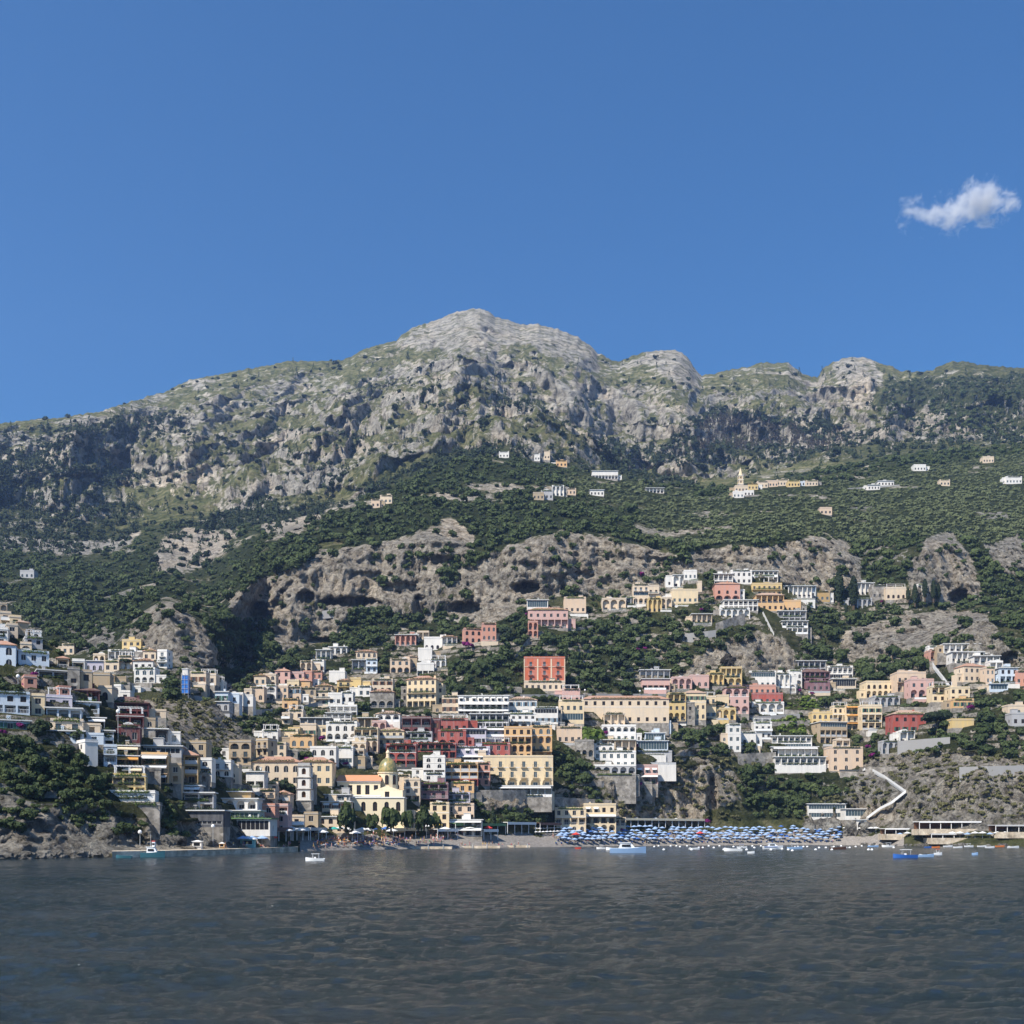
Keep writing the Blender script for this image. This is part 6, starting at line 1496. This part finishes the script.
# bougainvillea
bv = crown_np(420, 'round', 77, .17); BV = np_mesh('blossom', bv[0], bv[1], [LM['purple']], False, dict(tint=bv[2]))
for k, (x, y, rp, lab) in enumerate([(29,688,7,'tall purple bougainvillea on the corner of the orange corner house'), (35,678,6,'purple bougainvillea along the grey terrace top'), (20,729,6,'purple bougainvillea on the pale blue low house'), (3,735,5,'purple bougainvillea at the far left edge'), (252,781,4,'purple bougainvillea, left part on the tile-roofed convent'), (261,783,5,'purple bougainvillea on the convent wall'),
    (322,742,6,'dark purple bougainvillea left of the white villa'), (331,736,4,'purple bougainvillea over the villa door'), (348,738,6,'tall purple bougainvillea right of the white villa'), (306,762,5,'lilac bush above the bell tower tree'), (346,766,4,'pinkish bush beside the triple-arched house'), (316,788,4,'pinkish creeper right of the bell tower'), (466,648,6,'purple bougainvillea hanging from the salmon-pink villa'), (472,648,4,'second purple bush under the salmon-pink villa'),
    (434,667,3,'small purple bush above the yellow grand villa'), (422,680,3,'purple bush beside the yellow grand villa roof'), (432,744,3,'purple creeper between the red houses'), (433,768,3,'magenta canopy flowers on the tall white arched house'), (541,787,5,'purple flowers under the yellow palazzo arches'), (533,787,4,'purple flowers at the palazzo terrace'), (606,736,5,'purple bougainvillea below the long palace'), (644,724,5,'purple slope bush right of the long palace'), (651,727,4,'purple bush at the palace stairs'), (637,748,4,'purple bush by the pale blue glass pergola'),
    (694,736,3,'purple bush left of the slim white tower house'), (640,787,5,'purple flowers under the pink house over the beach'), (621,832,4,'magenta bush beside the beach villa'), (868,750,5,'purple bush right of the tall peach house'), (872,758,5,'large lilac bush by the zigzag stair top'), (971,710,5,'dark purple bush by the little orange house'), (642,577,5,'reddish purple bush on the upper cliff'), (645,650,3,'purple bush on the garden terraces'), (638,651,3,'second purple bush on the garden terraces'), (526,616,3,'purple bush left of the pink villa with long loggia'),
    (702,611,3,'purple bush below the pale yellow block villa'), (740,614,3,'purple bush beside the white arched garden villa'), (706,824,5,'purple flower bed at the top of the beach'), (718,596,2.5,'red flowers under the coral villa arches'), (731,598,2.5,'red flowers right under the coral villa'), (882,603,2.5,'purple bush below the ruined house'), (800,692,3,'purple hedge by the purple terraces'), (812,695,3,'reddish hedge by the purple terraces')]):
    d = depth(x, y)-1.2; Rm = rp*d/F*.9; t = empty('bougainvillea', (wx(x, d), d, wz(y, d)), k*1.3); t.scale = (Rm, Rm*.6, Rm*.8); tag(t, lab, 'bougainvillea'); link('stem', TRK, t); link('blossom', BV, t)

# ------------------------------------------------------------------ labels that single each building and tree out
LMK = [(b['land'], b['px'], (b['yt']+b['yb'])/2) for b in BLD if b.get('land')]
def rel(px, py, skip=None, kx=1.0):
    best = min((l for l in LMK if l[0] != skip), key=lambda l: math.hypot((l[1]-px)*kx, (l[2]-py)*1.3)); dx, dy = px-best[1], py-best[2]
    if abs(dy)*1.2 > abs(dx): w = 'above' if dy < 0 else 'below'
    else: w = 'left of' if dx < 0 else 'right of'
    far = math.hypot(dx, dy); return ('just ' if far < 14 else 'some way ' if far > 42 else '')+w+' the '+best[0]
ORD = ['', 'second', 'third', 'fourth', 'fifth', 'sixth', 'seventh', 'eighth', 'ninth', 'tenth', 'eleventh', 'twelfth']
def finish(items):
    g = {}
    for it in items: g.setdefault(it['lab'], []).append(it)
    for lab, L in g.items():
        if len(L) > 1:
            L.sort(key=lambda q: q['px'])
            for k, it in enumerate(L): it['lab'] = lab+(', leftmost of these' if k == 0 else ', rightmost of these' if k == len(L)-1 else ', '+(ORD[k] if k < 12 else str(k+1)+'th')+' from the left')
    for it in items:
        for a, b_ in (('', ''), ('from the left', 'from left'), ('just ', ''), ('some way ', ''), ('tile-roofed ', ''), (' of these', ''), ('-storey house', '-storey'), ('leftmost', 'leftmost')):
            if len(it['lab'].replace('-', ' ').split()) > 15: it['lab'] = it['lab'].replace(a, b_) if a else it['lab']
        it['o']['label'] = it['lab']
    seen = {}
    for it in items: seen.setdefault(it['lab'], []).append(it)
    for L in seen.values():
        if len(L) > 1:
            for it in L: it['lab'] = it['lab'].replace(' with', ',', 1).replace(' of the ', ' the ')
            L.sort(key=lambda q: q.get('w', 0))
            for k, it in enumerate(L): it['o']['label'] = (['narrowest ', 'wider ', 'widest '][min(k, 2)])+it['lab']
NUMW = {1: 'one', 2: 'two', 3: 'three', 4: 'four', 5: 'five'}
its = []
for b in BLD:
    if b.get('fixed'): b['o']['label'] = b['fixed']; continue
    st = b['sto']; ft = 'open loggias' if 'L' in st else 'arches' if ('A' in st or 'R' in st) else 'balconies' if ('B' in st or 'C' in st) else 'a glazed front' if 'G' in st else 'blank walls' if 'W' not in st and 'S' not in st else 'plain windows'
    rf = 'tile-roofed ' if b['roof'] in 'tTd' else ''
    it = dict(o=b['o'], px=b['px'], w=b['w'], lab=f"{b['col']} {rf}{NUMW[b['n']]}-storey house with {ft}, {rel(b['px'], b['py'], b['land'])}")
    if b['land'] and not b['land'].startswith('square'):
        ld_ = b['land']; it['lab'] = f"{ld_}, {rel(b['px'], b['py'], ld_)}"
    its.append(it)
finish(its); its = []
for b in TREES:
    if b['fixed'] and b['mk'] != 'cypress': b['o']['label'] = b['fixed']; continue
    sz = 'large' if b['R']*1 > 3.6 else 'small' if b['R'] < 2.2 else 'medium'; kd = dict(wood='dark green', pine='very dark', olive='grey green', dry='dry olive brown', bright='bright yellow green', burnt='brown')[b['kind']]
    its.append(dict(o=b['o'], px=b['px'], lab=(b['fixed'] if b['fixed'] else f'{sz} {kd} tree')+' '+rel(b['px'], b['py']))); b['o']['group'] = 'trees among the houses' if not b['fixed'] else 'cypresses'
finish(its)

# ------------------------------------------------------------------ cloud, air, light, camera
def cloud():
    import bmesh
    bm_ = bmesh.new(); bmesh.ops.create_icosphere(bm_, subdivisions=4, radius=1)
    me = bpy.data.meshes.new('cloud'); bm_.to_mesh(me); bm_.free(); m = bpy.data.materials.new('cloud_vapour'); m.use_nodes = True; nt = m.node_tree; nt.nodes.clear()
    out = nt.nodes.new('ShaderNodeOutputMaterial'); v = nt.nodes.new('ShaderNodeVolumePrincipled'); nt.links.new(v.outputs[0], out.inputs['Volume']); v.inputs['Color'].default_value = (1,1,1,1); v.inputs['Anisotropy'].default_value = .2
    tc = nd(m, 'ShaderNodeTexCoord').outputs['Object']
    def blob(c, s, k):
        mp = nd(m, 'ShaderNodeMapping'); mp.vector_type = 'POINT'; mp.inputs['Location'].default_value = tuple(-a/b for a, b in zip(c, s)); mp.inputs['Scale'].default_value = tuple(1/b for b in s); lk(m, tc, mp.inputs['Vector'])
        ln = nd(m, 'ShaderNodeVectorMath', operation='LENGTH'); lk(m, mp.outputs[0], ln.inputs[0]); return math_(m, 'MULTIPLY', math_(m, 'SUBTRACT', 1.0, ln.outputs['Value']), k)
    b1 = blob((.30, 0, .10), (.52, .7, .62), 1.0); b2 = blob((-.35, 0, -.12), (.58, .6, .36), .62); b3 = blob((.66, 0, -.05), (.32, .5, .40), .8); b4 = blob((.1, 0, -.25), (.45, .5, .35), .7)
    mx = math_(m, 'MAXIMUM', math_(m, 'MAXIMUM', b1, b2), math_(m, 'MAXIMUM', b3, b4))
    mp2 = nd(m, 'ShaderNodeMapping'); mp2.inputs['Scale'].default_value = (2.2, 1.6, 1.2); lk(m, tc, mp2.inputs['Vector'])
    n = noise(m, 1.5, 7, .66, vec=mp2.outputs[0], dist=.3); f = math_(m, 'ADD', mx, math_(m, 'MULTIPLY', math_(m, 'SUBTRACT', n, .565), 4.2))
    lk(m, math_(m, 'MULTIPLY', math_(m, 'MULTIPLY', math_(m, 'MAXIMUM', f, 0.0), 1.0), .050), v.inputs['Density']); me.materials.append(m)
    d = 3700.0; o = link('cloud', me, None, (wx(955, d), d, wz(208, d)), 0, (64/F*d, 150, 30/F*d)); tag(o, 'single small white ragged cloud in the clear blue sky', 'cloud')
    m.cycles.volume_step_rate = 1.0 if hasattr(m.cycles, 'volume_step_rate') else 1.0
cloud()
hz = bpy.data.materials.new('thin_sea_haze'); hz.use_nodes = True; hz.node_tree.nodes.clear(); o_ = hz.node_tree.nodes.new('ShaderNodeOutputMaterial'); v_ = hz.node_tree.nodes.new('ShaderNodeVolumePrincipled'); hz.node_tree.links.new(v_.outputs[0], o_.inputs['Volume'])
v_.inputs['Density'].default_value = HAZE; v_.inputs['Color'].default_value = (.40,.60,1,1); v_.inputs['Anisotropy'].default_value = .3; hz.cycles.homogeneous_volume = True if hasattr(hz.cycles, 'homogeneous_volume') else True
if HAZE > 0:
    mb = MB(); mb.box(-6500, 6500, -3500, 3560, -9, 1640, hz); ho = mb.build('haze'); tag(ho, 'thin bluish haze over the bay and mountain', None, None, 'stuff')
w = bpy.data.worlds.new('World'); SC.world = w; w.use_nodes = True; nt = w.node_tree; bg = nt.nodes['Background']; sk = nt.nodes.new('ShaderNodeTexSky'); sk.sky_type = 'NISHITA'; sk.sun_disc = False
EL, AZ = math.radians(47), math.radians(42)        # sun behind the viewer's left shoulder
sk.sun_elevation = EL; sk.sun_rotation = math.radians(180)+AZ; sk.air_density = 1.0; sk.dust_density = .0; sk.ozone_density = 6.0; sk.altitude = 0
hs = nt.nodes.new('ShaderNodeHueSaturation'); hs.inputs['Saturation'].default_value = 1.22; nt.links.new(sk.outputs[0], hs.inputs['Color']); nt.links.new(hs.outputs[0], bg.inputs['Color']); bg.inputs['Strength'].default_value = SKYS
l = bpy.data.lights.new('sun', 'SUN'); l.energy = SUNS; l.angle = math.radians(.53); l.color = (1, .94, .85); so = bpy.data.objects.new('sun', l); COL.objects.link(so)
from mathutils import Vector
sdir = Vector((-math.sin(AZ)*math.cos(EL), -math.cos(AZ)*math.cos(EL), math.sin(EL))); so.rotation_euler = sdir.to_track_quat('Z', 'Y').to_euler(); so.location = (-200, -200, 400)
c = bpy.data.cameras.new('camera'); co = bpy.data.objects.new('camera', c); COL.objects.link(co); co.location = (0, 0, EYE); co.rotation_euler = (math.radians(90), 0, 0)
c.sensor_width = 36; c.lens = F/1024*36; c.shift_y = (HOR-512)/1024; c.clip_end = 20000; c.clip_start = .5; SC.camera = co
SC.view_settings.view_transform = 'Standard'; SC.view_settings.look = 'None'; SC.view_settings.exposure = EXPO; SC.view_settings.gamma = 1
SC.cycles.max_bounces = 5; SC.cycles.diffuse_bounces = 2; SC.cycles.glossy_bounces = 2; SC.cycles.volume_bounces = 2; SC.cycles.transparent_max_bounces = 4; SC.cycles.use_denoising = True
print('objects', len(SC.objects))
